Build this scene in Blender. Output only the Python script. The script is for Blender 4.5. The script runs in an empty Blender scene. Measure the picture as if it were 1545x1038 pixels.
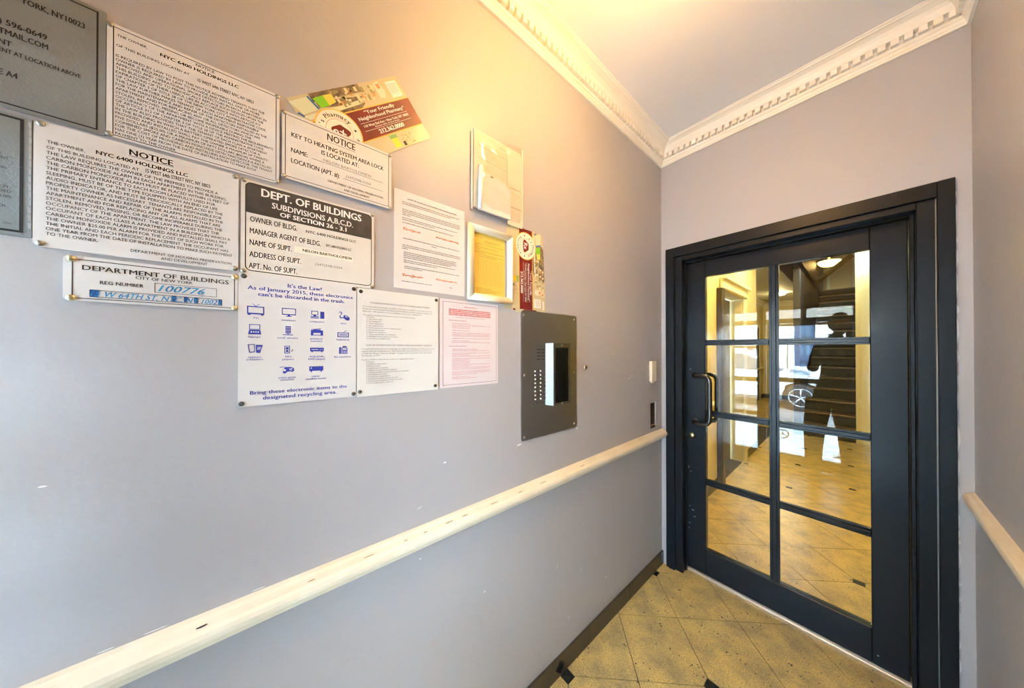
import bpy, bmesh, math, random
from mathutils import Vector, Matrix

EXPOSURE = 1.43
SKY = 17.0
SUN = 35.0
LAMP = 30.0
DOME = 3.0
HALL = 105.0
WALLC = (0.43, 0.425, 0.455)

random.seed(7)
SC = bpy.context.scene
COL = SC.collection
R = math.radians

# ------------------------------------------------------------------ camera
CAM = (0.887, -2.1, 1.5)
cd = bpy.data.cameras.new('camera')
cam = bpy.data.objects.new('camera', cd)
COL.objects.link(cam)
cam.location = CAM
cam.rotation_euler = (R(90.3), 0, R(50.47))
cd.sensor_width = 36.0
cd.lens = 36.0 * 432.0 / 1545.0
cd.shift_y = 4.74 / 1545.0
cd.clip_start = 0.01
cd.clip_end = 200
SC.camera = cam

# ------------------------------------------------------------------ world, sun, exposure
SC.view_settings.view_transform = 'Standard'
SC.view_settings.look = 'None'
SC.view_settings.exposure = EXPOSURE
SC.view_settings.gamma = 1.0
SC.view_settings.use_curve_mapping = False
world = bpy.data.worlds.new('sky')
SC.world = world
world.use_nodes = True
nt = world.node_tree
bgn = nt.nodes['Background']
bgn.inputs['Color'].default_value = (0.50, 0.75, 1.0, 1)
bgn.inputs['Strength'].default_value = SKY
sun = bpy.data.lights.new('sun', 'SUN')
sun.energy = SUN
sun.color = (1.0, 0.95, 0.86)
sun.angle = R(4)
so = bpy.data.objects.new('sun', sun)
so.rotation_euler = (R(-50), R(12), 0)      # shines down towards the far side of the street
COL.objects.link(so)
pl = bpy.data.lights.new('entry_portal', 'AREA')
pl.shape = 'RECTANGLE'; pl.size = 1.3; pl.size_y = 2.1
pl.cycles.is_portal = True
po = bpy.data.objects.new('entry_portal', pl)
po.location = (0.55, -2.9, 1.08)
po.rotation_euler = (R(-90), 0, 0)
COL.objects.link(po)
po.rotation_euler = (R(90), 0, 0)
try:
    SC.cycles.transparent_max_bounces = 24
    SC.cycles.max_bounces = 10
    SC.cycles.diffuse_bounces = 6
except Exception:
    pass

# ------------------------------------------------------------------ materials
MATS = {}


def mat(name, color, rough=0.5, metal=0.0, spec=0.5, emit=None, estr=0.0, noise=None, bump=None, coat=0.0):
    """noise=(scale, amount, second colour); bump=(scale, strength)"""
    if name in MATS:
        return MATS[name]
    m = bpy.data.materials.new(name)
    m.use_nodes = True
    t = m.node_tree
    b = t.nodes['Principled BSDF']
    b.inputs['Base Color'].default_value = (*color, 1)
    b.inputs['Roughness'].default_value = rough
    b.inputs['Metallic'].default_value = metal
    b.inputs['Specular IOR Level'].default_value = spec
    b.inputs['Coat Weight'].default_value = coat
    if emit:
        b.inputs['Emission Color'].default_value = (*emit, 1)
        b.inputs['Emission Strength'].default_value = estr
    tc = t.nodes.new('ShaderNodeTexCoord')
    if noise:
        n = t.nodes.new('ShaderNodeTexNoise')
        n.inputs['Scale'].default_value = noise[0]
        n.inputs['Detail'].default_value = 6
        t.links.new(tc.outputs['Object'], n.inputs['Vector'])
        r = t.nodes.new('ShaderNodeValToRGB')
        r.color_ramp.elements[0].position = 0.5 - noise[1]
        r.color_ramp.elements[1].position = 0.5 + noise[1]
        r.color_ramp.elements[0].color = (*noise[2], 1)
        r.color_ramp.elements[1].color = (*color, 1)
        t.links.new(n.outputs['Fac'], r.inputs['Fac'])
        t.links.new(r.outputs['Color'], b.inputs['Base Color'])
    if bump:
        n2 = t.nodes.new('ShaderNodeTexNoise')
        n2.inputs['Scale'].default_value = bump[0]
        n2.inputs['Detail'].default_value = 5
        t.links.new(tc.outputs['Object'], n2.inputs['Vector'])
        bp = t.nodes.new('ShaderNodeBump')
        bp.inputs['Strength'].default_value = bump[1]
        bp.inputs['Distance'].default_value = 0.004
        t.links.new(n2.outputs['Fac'], bp.inputs['Height'])
        t.links.new(bp.outputs['Normal'], b.inputs['Normal'])
    MATS[name] = m
    return m


def glass_mat(name, tint=(0.97, 0.98, 0.97), ior=1.5, rough=0.0, fixed=None):
    m = bpy.data.materials.new(name)
    m.use_nodes = True
    t = m.node_tree
    t.nodes.remove(t.nodes['Principled BSDF'])
    out = t.nodes['Material Output']
    tr = t.nodes.new('ShaderNodeBsdfTransparent')
    tr.inputs['Color'].default_value = (*tint, 1)
    gl = t.nodes.new('ShaderNodeBsdfGlossy')
    gl.inputs['Roughness'].default_value = rough
    fr = t.nodes.new('ShaderNodeFresnel')
    fr.inputs['IOR'].default_value = ior
    mx = t.nodes.new('ShaderNodeMixShader')
    if fixed is None: t.links.new(fr.outputs[0], mx.inputs[0])
    else: mx.inputs[0].default_value = fixed
    t.links.new(tr.outputs[0], mx.inputs[1])
    t.links.new(gl.outputs[0], mx.inputs[2])
    t.links.new(mx.outputs[0], out.inputs['Surface'])
    MATS[name] = m
    return m


def stone_mat(name, base, dark, speck, gloss=0.25):
    """polished granite: cloudy base, small dark specks"""
    m = bpy.data.materials.new(name)
    m.use_nodes = True
    t = m.node_tree
    b = t.nodes['Principled BSDF']
    b.inputs['Roughness'].default_value = gloss
    tc = t.nodes.new('ShaderNodeTexCoord')
    g = t.nodes.new('ShaderNodeNewGeometry')
    n = t.nodes.new('ShaderNodeTexNoise'); n.inputs['Scale'].default_value = 7; n.inputs['Detail'].default_value = 8
    n.inputs['Roughness'].default_value = 0.65
    t.links.new(g.outputs['Position'], n.inputs['Vector'])
    r = t.nodes.new('ShaderNodeValToRGB')
    r.color_ramp.elements[0].position = 0.36; r.color_ramp.elements[0].color = (*dark, 1)
    r.color_ramp.elements[1].position = 0.60; r.color_ramp.elements[1].color = (*base, 1)
    t.links.new(n.outputs['Fac'], r.inputs['Fac'])
    v = t.nodes.new('ShaderNodeTexVoronoi'); v.inputs['Scale'].default_value = 55
    t.links.new(g.outputs['Position'], v.inputs['Vector'])
    n2 = t.nodes.new('ShaderNodeTexNoise'); n2.inputs['Scale'].default_value = 22; n2.inputs['Detail'].default_value = 3
    t.links.new(g.outputs['Position'], n2.inputs['Vector'])
    th = t.nodes.new('ShaderNodeMath'); th.operation = 'SUBTRACT'; th.inputs[1].default_value = 0.44
    t.links.new(n2.outputs['Fac'], th.inputs[0])
    lt = t.nodes.new('ShaderNodeMath'); lt.operation = 'MULTIPLY'; lt.inputs[1].default_value = 1.1
    t.links.new(th.outputs[0], lt.inputs[0])
    cmp_ = t.nodes.new('ShaderNodeMath'); cmp_.operation = 'LESS_THAN'
    t.links.new(v.outputs['Distance'], cmp_.inputs[0])
    t.links.new(lt.outputs[0], cmp_.inputs[1])
    n3 = t.nodes.new('ShaderNodeTexNoise'); n3.inputs['Scale'].default_value = 160; n3.inputs['Detail'].default_value = 2
    t.links.new(g.outputs['Position'], n3.inputs['Vector'])
    r3 = t.nodes.new('ShaderNodeValToRGB')
    r3.color_ramp.elements[0].position = 0.35; r3.color_ramp.elements[0].color = (0.62, 0.62, 0.62, 1)
    r3.color_ramp.elements[1].position = 0.55; r3.color_ramp.elements[1].color = (1, 1, 1, 1)
    t.links.new(n3.outputs['Fac'], r3.inputs['Fac'])
    mu = t.nodes.new('ShaderNodeMix'); mu.data_type = 'RGBA'; mu.blend_type = 'MULTIPLY'
    mu.inputs['Factor'].default_value = 1
    t.links.new(r.outputs['Color'], mu.inputs['A']); t.links.new(r3.outputs['Color'], mu.inputs['B'])
    mx = t.nodes.new('ShaderNodeMix'); mx.data_type = 'RGBA'
    t.links.new(cmp_.outputs[0], mx.inputs['Factor'])
    t.links.new(mu.outputs['Result'], mx.inputs['A'])
    mx.inputs['B'].default_value = (*speck, 1)
    t.links.new(mx.outputs['Result'], b.inputs['Base Color'])
    MATS[name] = m
    return m


wall_m = mat('lilac_grey_wall_paint', WALLC, 0.42, noise=(2.2, 0.35, tuple(c * 0.93 for c in WALLC)), bump=(35, 0.25))
back_m = mat('lilac_grey_back_wall_paint', WALLC, 0.5, bump=(60, 0.25))
ceil_m = mat('white_ceiling_paint', (0.84, 0.84, 0.86), 0.7, bump=(40, 0.15))
trim_m = mat('cream_trim_paint', (0.86, 0.83, 0.76), 0.35, bump=(60, 0.2))
rail_m = mat('worn_cream_rail_paint', (0.84, 0.79, 0.66), 0.3, noise=(9, 0.25, (0.76, 0.68, 0.52)), bump=(50, 0.3))
black_m = mat('dark_door_paint', (0.006, 0.011, 0.018), 0.25, spec=0.30, bump=(160, 0.08))
black2_m = mat('dark_frame_paint', (0.006, 0.010, 0.016), 0.32, spec=0.24, bump=(160, 0.10))
tile_m = stone_mat('beige_granite', (0.72, 0.52, 0.18), (0.42, 0.32, 0.15), (0.035, 0.03, 0.02), 0.28)
inset_m = mat('black_granite', (0.012, 0.014, 0.014), 0.2, noise=(60, 0.2, (0.03, 0.035, 0.035)))
base_m = mat('brown_stone_baseboard', (0.070, 0.052, 0.034), 0.3, noise=(14, 0.25, (0.045, 0.035, 0.026)))
grout_m = mat('brown_grout', (0.05, 0.035, 0.02), 0.9)
steel_m = mat('brushed_steel', (0.42, 0.42, 0.41), 0.32, 1.0, noise=(3, 0.4, (0.36, 0.36, 0.36)), bump=(220, 0.15))
sign_steel_m = mat('brushed_sign_metal', (0.44, 0.50, 0.51), 0.38, 0.7, noise=(5, 0.3, (0.26, 0.29, 0.31)), bump=(250, 0.2))
hood_m = mat('satin_hood_steel', (0.22, 0.23, 0.23), 0.38, 1.0, bump=(220, 0.1))
chrome_m = mat('bright_metal', (0.75, 0.75, 0.73), 0.18, 1.0)
screw_m = mat('screw_metal', (0.45, 0.44, 0.40), 0.35, 1.0)
darkscrew_m = mat('dark_screw_metal', (0.10, 0.11, 0.11), 0.4, 0.7)
brass_m = mat('pale_brass', (0.80, 0.70, 0.42), 0.3, 1.0)
plate_m = mat('white_sign_enamel', (0.70, 0.70, 0.71), 0.22, noise=(6, 0.4, (0.65, 0.65, 0.67)))
cream_plate_m = mat('off_white_sign_enamel', (0.68, 0.67, 0.64), 0.22)
ink_m = mat('black_print', (0.018, 0.018, 0.020), 0.5)
inkgrey_m = mat('grey_print', (0.22, 0.22, 0.24), 0.6)
faint_m = mat('faded_grey_print', (0.30, 0.28, 0.26), 0.6)
sand_m = mat('pale_correction_tape', (0.66, 0.62, 0.50), 0.6)
white_ink_m = mat('white_print', (0.88, 0.88, 0.88), 0.5)
header_m = mat('faded_black_panel', (0.045, 0.040, 0.036), 0.3, noise=(40, 0.2, (0.07, 0.062, 0.055)))
blue_ink_m = mat('dark_blue_print', (0.03, 0.05, 0.40), 0.5)
cyan_ink_m = mat('blue_marker_ink', (0.01, 0.12, 0.42), 0.5, noise=(120, 0.2, (0.03, 0.36, 0.66)))
navy_patch_m = mat('navy_marker_patch', (0.015, 0.08, 0.30), 0.4)
red_ink_m = mat('red_print', (0.62, 0.12, 0.14), 0.6)
pale_red_ink_m = mat('pale_red_print', (0.62, 0.36, 0.40), 0.6)
maroon_m = mat('maroon_print', (0.20, 0.05, 0.10), 0.5)
orange_ink_m = mat('orange_marker_ink', (0.90, 0.22, 0.03), 0.5)
paper_m = mat('white_paper', (0.66, 0.66, 0.67), 0.65)
pink_paper_m = mat('pinkish_white_paper', (0.70, 0.65, 0.69), 0.4)
yellow_paper_m = mat('yellow_certificate_paper', (0.74, 0.55, 0.10), 0.6)
olive_ink_m = mat('olive_print', (0.38, 0.28, 0.05), 0.6)
hallwall_m = mat('yellow_hall_paint', (0.76, 0.66, 0.36), 0.5)
hallceil_m = mat('hall_ceiling_paint', (0.60, 0.60, 0.55), 0.6)
halltrim_m = mat('cream_hall_trim', (0.85, 0.80, 0.62), 0.35)
darkwood_m = mat('dark_brown_wood', (0.06, 0.040, 0.022), 0.4, noise=(12, 0.3, (0.04, 0.026, 0.016)))
olivedoor_m = mat('olive_brown_door', (0.11, 0.09, 0.05), 0.45)
tread_m = mat('worn_brown_tread', (0.26, 0.16, 0.07), 0.32, noise=(25, 0.3, (0.12, 0.08, 0.04)))
riser_m = mat('dark_grey_brown_riser', (0.085, 0.070, 0.045), 0.5, noise=(30, 0.3, (0.03, 0.028, 0.022)))
entry_m = mat('brown_entry_metal', (0.07, 0.048, 0.030), 0.4)
pane_m = glass_mat('clear_pane')
plastic_m = mat('ivory_plastic', (0.82, 0.76, 0.62), 0.35)
flyer_m = mat('cream_flyer_paper', (0.58, 0.52, 0.33), 0.25)
flyer_red_m = mat('dark_red_print', (0.24, 0.014, 0.012), 0.3, noise=(22, 0.25, (0.12, 0.012, 0.012)))
gold_m = mat('gold_print', (0.85, 0.50, 0.08), 0.35)
# real see-through plastic pocket
film_m = glass_mat('clear_film', (0.94, 0.94, 0.92), 1.45, 0.12, fixed=0.10)

# ------------------------------------------------------------------ mesh helpers
ORG = {}


class MB:
    """collects shapes in world coordinates, then becomes ONE mesh object"""
    def __init__(self):
        self.bm = bmesh.new()

    def box(self, x0, x1, y0, y1, z0, z1, bev=0.0, seg=1):
        c = [(x0, y0, z0), (x1, y0, z0), (x1, y1, z0), (x0, y1, z0), (x0, y0, z1), (x1, y0, z1), (x1, y1, z1), (x0, y1, z1)]
        t = bmesh.new()
        v = [t.verts.new(p) for p in c]
        for f in ((0, 3, 2, 1), (4, 5, 6, 7), (0, 1, 5, 4), (1, 2, 6, 5), (2, 3, 7, 6), (3, 0, 4, 7)):
            t.faces.new([v[i] for i in f])
        if bev > 0:
            bmesh.ops.bevel(t, geom=list(t.edges), offset=bev, segments=seg, affect='EDGES', profile=0.5)
        return self._merge(t)

    def _merge(self, t, M=None):
        t.verts.ensure_lookup_table()
        t.verts.index_update()
        vs = [self.bm.verts.new((M @ v.co) if M else v.co) for v in t.verts]
        for f in t.faces:
            try:
                nf = self.bm.faces.new([vs[v.index] for v in f.verts])
                nf.smooth = f.smooth
            except ValueError:
                pass
        t.free()
        return self

    def prism(self, poly, axis, a, b):
        """extrude a polygon: axis 'x': poly=(y,z); 'y': (x,z); 'z': (x,y)"""
        def P(p, w):
            return {'x': (w, p[0], p[1]), 'y': (p[0], w, p[1]), 'z': (p[0], p[1], w)}[axis]
        v0 = [self.bm.verts.new(P(p, a)) for p in poly]
        v1 = [self.bm.verts.new(P(p, b)) for p in poly]
        n = len(poly)
        self.bm.faces.new(v0); self.bm.faces.new(v1)
        for i in range(n):
            self.bm.faces.new((v0[i], v0[(i + 1) % n], v1[(i + 1) % n], v1[i]))
        return self

    def tube(self, pts, r, seg=8, cap=True, radii=None):
        pts = [Vector(p) for p in pts]
        rings = []
        up = None
        for i, p in enumerate(pts):
            d = (pts[min(i + 1, len(pts) - 1)] - pts[max(i - 1, 0)])
            if d.length < 1e-9:
                d = Vector((0, 0, 1))
            d.normalize()
            if up is None:
                up = Vector((0, 0, 1)) if abs(d.z) < 0.9 else Vector((1, 0, 0))
                up = (up - d * up.dot(d)).normalized()
            else:
                up = (up - d * up.dot(d))
                if up.length < 1e-6:
                    up = Vector((1, 0, 0)) - d * d.x
                up.normalize()
            s = d.cross(up)
            rr = radii[i] if radii else r
            rings.append([self.bm.verts.new(p + (up * math.cos(2 * math.pi * k / seg) + s * math.sin(2 * math.pi * k / seg)) * rr) for k in range(seg)])
        for a, b in zip(rings, rings[1:]):
            for k in range(seg):
                f = self.bm.faces.new((a[k], a[(k + 1) % seg], b[(k + 1) % seg], b[k]))
                f.smooth = True
        if cap:
            self.bm.faces.new(rings[0]); self.bm.faces.new(rings[-1])
        return self

    def lathe(self, prof, centre, axis='z', seg=20, smooth=True):
        """prof = [(radius, height)] around an axis through centre"""
        cx, cy, cz = centre
        rings = []
        for r, h in prof:
            ring = []
            for k in range(seg):
                a = 2 * math.pi * k / seg
                u, w = r * math.cos(a), r * math.sin(a)
                p = {'z': (cx + u, cy + w, cz + h), 'x': (cx + h, cy + u, cz + w), 'y': (cx + u, cy + h, cz + w)}[axis]
                ring.append(self.bm.verts.new(p))
            rings.append(ring)
        for a, b in zip(rings, rings[1:]):
            for k in range(seg):
                f = self.bm.faces.new((a[k], a[(k + 1) % seg], b[(k + 1) % seg], b[k]))
                f.smooth = smooth
        self.bm.faces.new(rings[0]); self.bm.faces.new(rings[-1])
        return self

    def quadface(self, pts):
        self.bm.faces.new([self.bm.verts.new(p) for p in pts])
        return self

    def build(self, name, m, parent=None, local=False, recalc=True):
        if recalc:
            bmesh.ops.recalc_face_normals(self.bm, faces=list(self.bm.faces))
        me = bpy.data.meshes.new(name)
        self.bm.to_mesh(me)
        self.bm.free()
        if m:
            me.materials.append(m)
        o = bpy.data.objects.new(name, me)
        COL.objects.link(o)
        if parent is None:
            xs = [v.co.x for v in me.vertices]; ys = [v.co.y for v in me.vertices]; zs = [v.co.z for v in me.vertices]
            g = Vector(((min(xs) + max(xs)) / 2, (min(ys) + max(ys)) / 2, min(zs)))
            me.transform(Matrix.Translation(-g))
            o.location = g
            ORG[o.name] = g
        else:
            g = ORG.get(parent.name, Vector((0, 0, 0)))
            if not local:
                me.transform(Matrix.Translation(-g))
            ORG[o.name] = Vector((0, 0, 0)) if local else g
            o.parent = parent
        return o


def tag(o, label=None, cat=None, group=None, kind=None):
    if label: o['label'] = label
    if cat: o['category'] = cat
    if group: o['group'] = group
    if kind: o['kind'] = kind
    return o


def thing(name, loc, label, cat, group=None, kind=None, rotz=0):
    o = bpy.data.objects.new(name, None)
    o.empty_display_size = 0.05
    COL.objects.link(o)
    o.location = loc
    o.rotation_euler = (0, 0, rotz)
    ORG[o.name] = Vector(loc)
    return tag(o, label, cat, group, kind)


def struct(name, mb, m, label=None):
    o = mb.build(name, m)
    o['kind'] = 'structure'
    if label: o['label'] = label
    return o


def mesh_of(mb, m):
    bmesh.ops.recalc_face_normals(mb.bm, faces=list(mb.bm.faces))
    me = bpy.data.meshes.new('shared')
    mb.bm.to_mesh(me); mb.bm.free()
    me.materials.append(m)
    return me


def inst(name, me, loc, parent, rot=None, scale=None):
    """object sharing mesh data; loc in world coordinates"""
    o = bpy.data.objects.new(name, me)
    COL.objects.link(o)
    o.parent = parent
    g = ORG.get(parent.name, Vector((0, 0, 0))) if parent else Vector((0, 0, 0))
    o.location = Vector(loc) - g
    if rot: o.rotation_euler = rot
    if scale: o.scale = scale
    return o


def rrect(y0, y1, z0, z1, r, n=4):
    pts = []
    for cy, cz, a0 in ((y1 - r, z1 - r, 0), (y0 + r, z1 - r, 90), (y0 + r, z0 + r, 180), (y1 - r, z0 + r, 270)):
        for k in range(n + 1):
            a = R(a0 + 90 * k / n)
            pts.append((cy + r * math.cos(a), cz + r * math.sin(a)))
    return pts


def ring_x(mb, y0, y1, z0, z1, r, t, x):
    """a flat printed outline on a wall facing +x"""
    o = rrect(y0, y1, z0, z1, max(r, 1e-4)); i = rrect(y0 + t, y1 - t, z0 + t, z1 - t, max(r - t, 1e-4))
    n = len(o)
    vo = [mb.bm.verts.new((x, *p)) for p in o]; vi = [mb.bm.verts.new((x, *p)) for p in i]
    for k in range(n):
        mb.bm.faces.new((vo[k], vo[(k + 1) % n], vi[(k + 1) % n], vi[k]))
    return mb


# ------------------------------------------------------------------ lettering
_fc = bpy.data.curves.new('lettering_source', 'FONT')
_fc.resolution_u = 2
_fo = bpy.data.objects.new('lettering_source', _fc)


def glyphs(text, bold=0):
    """bold 0-2; 9 = slanted marker handwriting"""
    _fc.body = text
    _fc.offset = 0.0
    _fc.shear = 0.35 if bold == 9 else 0.0
    me = _fo.to_mesh()
    vs = [(v.co.x, v.co.y) for v in me.vertices]
    fs = [tuple(p.vertices) for p in me.polygons]
    _fo.to_mesh_clear()
    sh = {0: ((-0.007, 0), (0.007, 0)), 1: ((-0.018, 0), (0.018, 0)), 2: ((-0.032, -0.008), (0, 0.008), (0.032, -0.008)), 9: ((-0.018, 0), (0.018, 0.01))}[bold]
    n = len(vs)
    return [(x + dx, y + dy) for dx, dy in sh for x, y in vs], [tuple(i + n * k for i in f) for k in range(len(sh)) for f in fs]


_cap = max(v[1] for v in glyphs('H')[0])


def text_add(mb, text, place, width=None, h=0.01, bold=0, sx=None):
    """place(u, v) -> 3-D point, u along the line in metres, v up from the line's middle"""
    vs, fs = glyphs(text, bold)
    if not vs: return 0
    x0 = min(v[0] for v in vs); x1 = max(v[0] for v in vs)
    s = sx if sx else width / (x1 - x0)
    k = h / _cap
    nc = {0: 2, 1: 2, 2: 3, 9: 2}[bold]; per = len(vs) // nc
    bv = [mb.bm.verts.new(Vector(place((x - x0) * s, y * k - h / 2)) + Vector((0.00005 * (i // per), 0, 0))) for i, (x, y) in enumerate(vs)]
    for f in fs:
        try: mb.bm.faces.new([bv[i] for i in f])
        except ValueError: pass
    return (x1 - x0) * s


def wall_row(mb, row, x):
    t, y0, y1, z, h, b = row
    text_add(mb, t, lambda u, v: (x, y0 + u, z + v), y1 - y0, h, b)


def words(mb, y0, y1, z, h, x, rnd, gap=0.35):
    """print too small to read: a line of word-long strokes, broken into letter-wide marks"""
    y = y0
    while y < y1 - h * 0.6:
        w = min(h * rnd.uniform(1.2, 5.5), y1 - y)
        k = y
        while k < y + w - h * 0.2:
            lw = h * rnd.uniform(0.35, 0.6)
            e = min(k + lw, y + w)
            hh = h * rnd.choice((0.75, 0.75, 1.0))
            mb.quadface([(x, k, z - h * 0.4), (x, e, z - h * 0.4), (x, e, z - h * 0.4 + hh), (x, k, z - h * 0.4 + hh)])
            k = e + h * 0.14
        y += w + h * gap


TXT = {
 'metal_upper': [('YORK, NY10023', -2.4284, -2.3663, 2.0793, 0.0093, 2), (') 596-0649', -2.4476, -2.4037, 2.0324, 0.0091, 2), ('TMAIL.COM', -2.4475, -2.4027, 2.0165, 0.0091, 2), ('NT', -2.4475, -2.4359, 1.9991, 0.0085, 2), ('ENT AT LOCATION ABOVE', -2.4474, -2.3702, 1.9859, 0.0067, 2), ('E A4', -2.4472, -2.4303, 1.9496, 0.0091, 2)],
 'metal_lower': [('N.', -2.4466, -2.4439, 1.818, 0.0042, 0), ('ENT', -2.4465, -2.4374, 1.8105, 0.0042, 0), ('ORS', -2.4465, -2.4396, 1.7948, 0.0042, 0), ('T IN', -2.4463, -2.438, 1.7643, 0.0042, 0), ('DED', -2.4463, -2.4351, 1.7569, 0.0043, 0), ('0.00)', -2.4462, -2.435, 1.7484, 0.0042, 0), ('CH', -2.4462, -2.4403, 1.7325, 0.0043, 0), ('ATION', -2.4425, -2.4345, 1.7047, 0.0024, 0)],
 'smoke': [('NOTICE', -2.2312, -2.2039, 2.0962, 0.0055, 0), ('THE OWNER,', -2.3314, -2.2954, 2.0885, 0.0045, 0), ('NYC 6400 HOLDINGS LLC', -2.2794, -2.166, 2.086, 0.0063, 2), ('OF THIS BUILDING LOCATED AT', -2.3324, -2.2402, 2.0694, 0.0046, 0), ('15 WEST 64th STREET NYC, NY 10023', -2.2284, -2.1411, 2.0655, 0.0067, 1)],
 'co': [('NOTICE', -2.3165, -2.2615, 1.8752, 0.0107, 2), ('THE OWNER,', -2.4033, -2.3653, 1.855, 0.0051, 0), ('NYC 6400 HOLDINGS LLC', -2.3539, -2.2415, 1.8585, 0.0068, 2), ('OF THIS BUILDING LOCATED AT', -2.4038, -2.3046, 1.8452, 0.0051, 0), ('15 WEST 64th STREET NYC, NY 10023', -2.2967, -2.2093, 1.8473, 0.0073, 1), ('DEPARTMENT OF HOUSING PRESERVATION', -2.3139, -2.1765, 1.6877, 0.005, 0), ('AND DEVELOPMENT', -2.2768, -2.2128, 1.6797, 0.0052, 0)],
 'reg': [('DEPARTMENT OF BUILDINGS', -2.3675, -2.1802, 1.6457, 0.0087, 1), ('CITY OF NEW YORK', -2.3081, -2.2337, 1.6365, 0.0056, 1), ('REG NUMBER', -2.3485, -2.298, 1.6212, 0.0062, 1)],
 'reg_ink': [('100776', -2.2801, -2.2158, 1.6201, 0.0125, 9), ('15 W 64TH ST, NYC, NY 10023', -2.3589, -2.1913, 1.5999, 0.0096, 9)],
 'key': [('NOTICE', -1.9984, -1.9331, 2.0524, 0.0169, 1), ('KEY TO HEATING SYSTEM AREA LOCK', -2.0723, -1.8593, 2.0233, 0.0106, 1), ('IS LOCATED AT:', -2.0107, -1.9246, 2.0061, 0.0111, 1), ('NAME:', -2.0727, -2.039, 1.9855, 0.0106, 1), ('LOCATION (APT. #):', -2.0726, -1.9698, 1.9599, 0.0113, 1), ('DEPARTMENT OF HOUSING PRESERVATION', -1.9966, -1.861, 1.9379, 0.0053, 1), ('AND DEVELOPMENT', -1.9603, -1.897, 1.9268, 0.0051, 1)],
 'key_faint': [('NELON BARTOLOMEW', -2.0068, -1.8919, 1.988, 0.007, 0), ('(347)598-0204', -1.9556, -1.8936, 1.9653, 0.0066, 0)],
 'dept_white': [('DEPT. OF BUILDINGS', -2.1272, -1.9164, 1.8636, 0.0178, 2), ('SUBDIVISIONS A,B,C,D.', -2.1081, -1.9374, 1.8392, 0.0135, 1), ('OF SECTION 26 - 3.1', -2.0932, -1.9531, 1.822, 0.0105, 2)],
 'dept': [('OWNER OF BLDG.', -2.1461, -2.06, 1.7971, 0.0124, 1), ('NYC 6400 HOLDINGS LLC', -2.0424, -1.9298, 1.7951, 0.0066, 1), ('MANAGER AGENT OF BLDG.', -2.1465, -2.0115, 1.7702, 0.0124, 1), ('NYC 6400 HOLDINGS LLC', -1.9996, -1.9417, 1.7698, 0.0062, 1), ('NAME OF SUPT.', -2.1468, -2.0705, 1.7437, 0.0124, 1), ('NELON BARTHOLOMEW', -2.0489, -1.939, 1.7461, 0.0066, 1), ('ADDRESS OF SUPT.', -2.1473, -2.0521, 1.7167, 0.0124, 1), ('APT. No. OF SUPT.', -2.1481, -2.0597, 1.6904, 0.0125, 1)],
 'dept_faint': [('(347)598-0204', -2.0229, -1.9623, 1.7164, 0.0061, 0)],
 'recycling': [("It's the Law!", -2.0781, -2.0088, 1.6533, 0.0092, 1), ('As of January 2015, these electronics', -2.1496, -1.9377, 1.6399, 0.0085, 1), ("can't be discarded in the trash.", -2.1319, -1.957, 1.6267, 0.0088, 1), ('Bring these electronic items to the', -2.1449, -1.951, 1.399, 0.0085, 1), ('designated recycling area.', -2.1229, -1.9751, 1.3855, 0.0088, 1)],
 'caption': [('TVs', -2.1407, -2.1306, 1.5707, 0.004, 0), ('monitors', -2.0891, -2.0622, 1.5693, 0.0043, 0), ('computers', -2.0342, -2.0027, 1.5691, 0.0044, 0), ('mice', -1.966, -1.9527, 1.568, 0.0047, 0), ('laptops', -2.1483, -2.1271, 1.5273, 0.0039, 0), ('small servers', -2.0972, -2.0575, 1.5263, 0.0042, 0), ('printers/', -2.0327, -2.0058, 1.5256, 0.0044, 0), ('scanners', -2.0318, -2.0067, 1.5194, 0.0044, 0), ('keyboards', -1.9755, -1.9452, 1.5244, 0.0046, 0), ('tablets/', -2.1484, -2.1258, 1.4806, 0.0039, 0), ('e-readers', -2.1515, -2.1225, 1.4754, 0.004, 0), ('MP3', -2.0822, -2.0703, 1.4805, 0.0042, 0), ('players', -2.0877, -2.0656, 1.4743, 0.0042, 0), ('VCRs/DVRs', -2.0342, -2.0027, 1.4798, 0.0044, 0), ('DVD players', -2.0364, -2.0004, 1.4736, 0.0044, 0), ('fax machines', -1.9812, -1.9415, 1.4785, 0.0046, 0), ('video game', -2.0956, -2.0612, 1.4305, 0.0041, 0), ('consoles', -2.0914, -2.0657, 1.425, 0.0042, 0), ('cable/', -2.0293, -2.0116, 1.43, 0.0044, 0), ('satellite boxes', -2.0418, -1.9984, 1.4238, 0.0044, 0)],
}
PARA = {'smoke': (-2.3327, 2.0498, -0.0077, 0.2261, 0.0066), 'co': (-2.4038, 1.8362, -0.0087, 0.2289, 0.0082)}
ICONS = [('tv', -2.1357, 1.59, 0.0296, 0.0264), ('monitor', -2.0753, 1.588, 0.0269, 0.0203), ('computer', -2.0176, 1.5868, 0.0292, 0.019), ('mouse', -1.9585, 1.5865, 0.0285, 0.0225), ('laptop', -2.1374, 1.5444, 0.0226, 0.0229), ('server', -2.0772, 1.5437, 0.0195, 0.0216), ('printer', -2.0186, 1.5425, 0.0257, 0.0221), ('keyboard', -1.96, 1.5403, 0.0266, 0.0189), ('tablet', -2.1361, 1.5001, 0.0263, 0.0211), ('player', -2.0768, 1.4985, 0.0201, 0.0203), ('recorder', -2.0184, 1.4967, 0.0291, 0.0117), ('fax', -1.9598, 1.4965, 0.0195, 0.021), ('console', -2.0782, 1.4479, 0.0277, 0.0169), ('cable_box', -2.0197, 1.4478, 0.0297, 0.0144)]
# ================================================================== THE SETTING
W = 1.172          # vestibule width
ZC = 2.9           # ceiling
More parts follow.
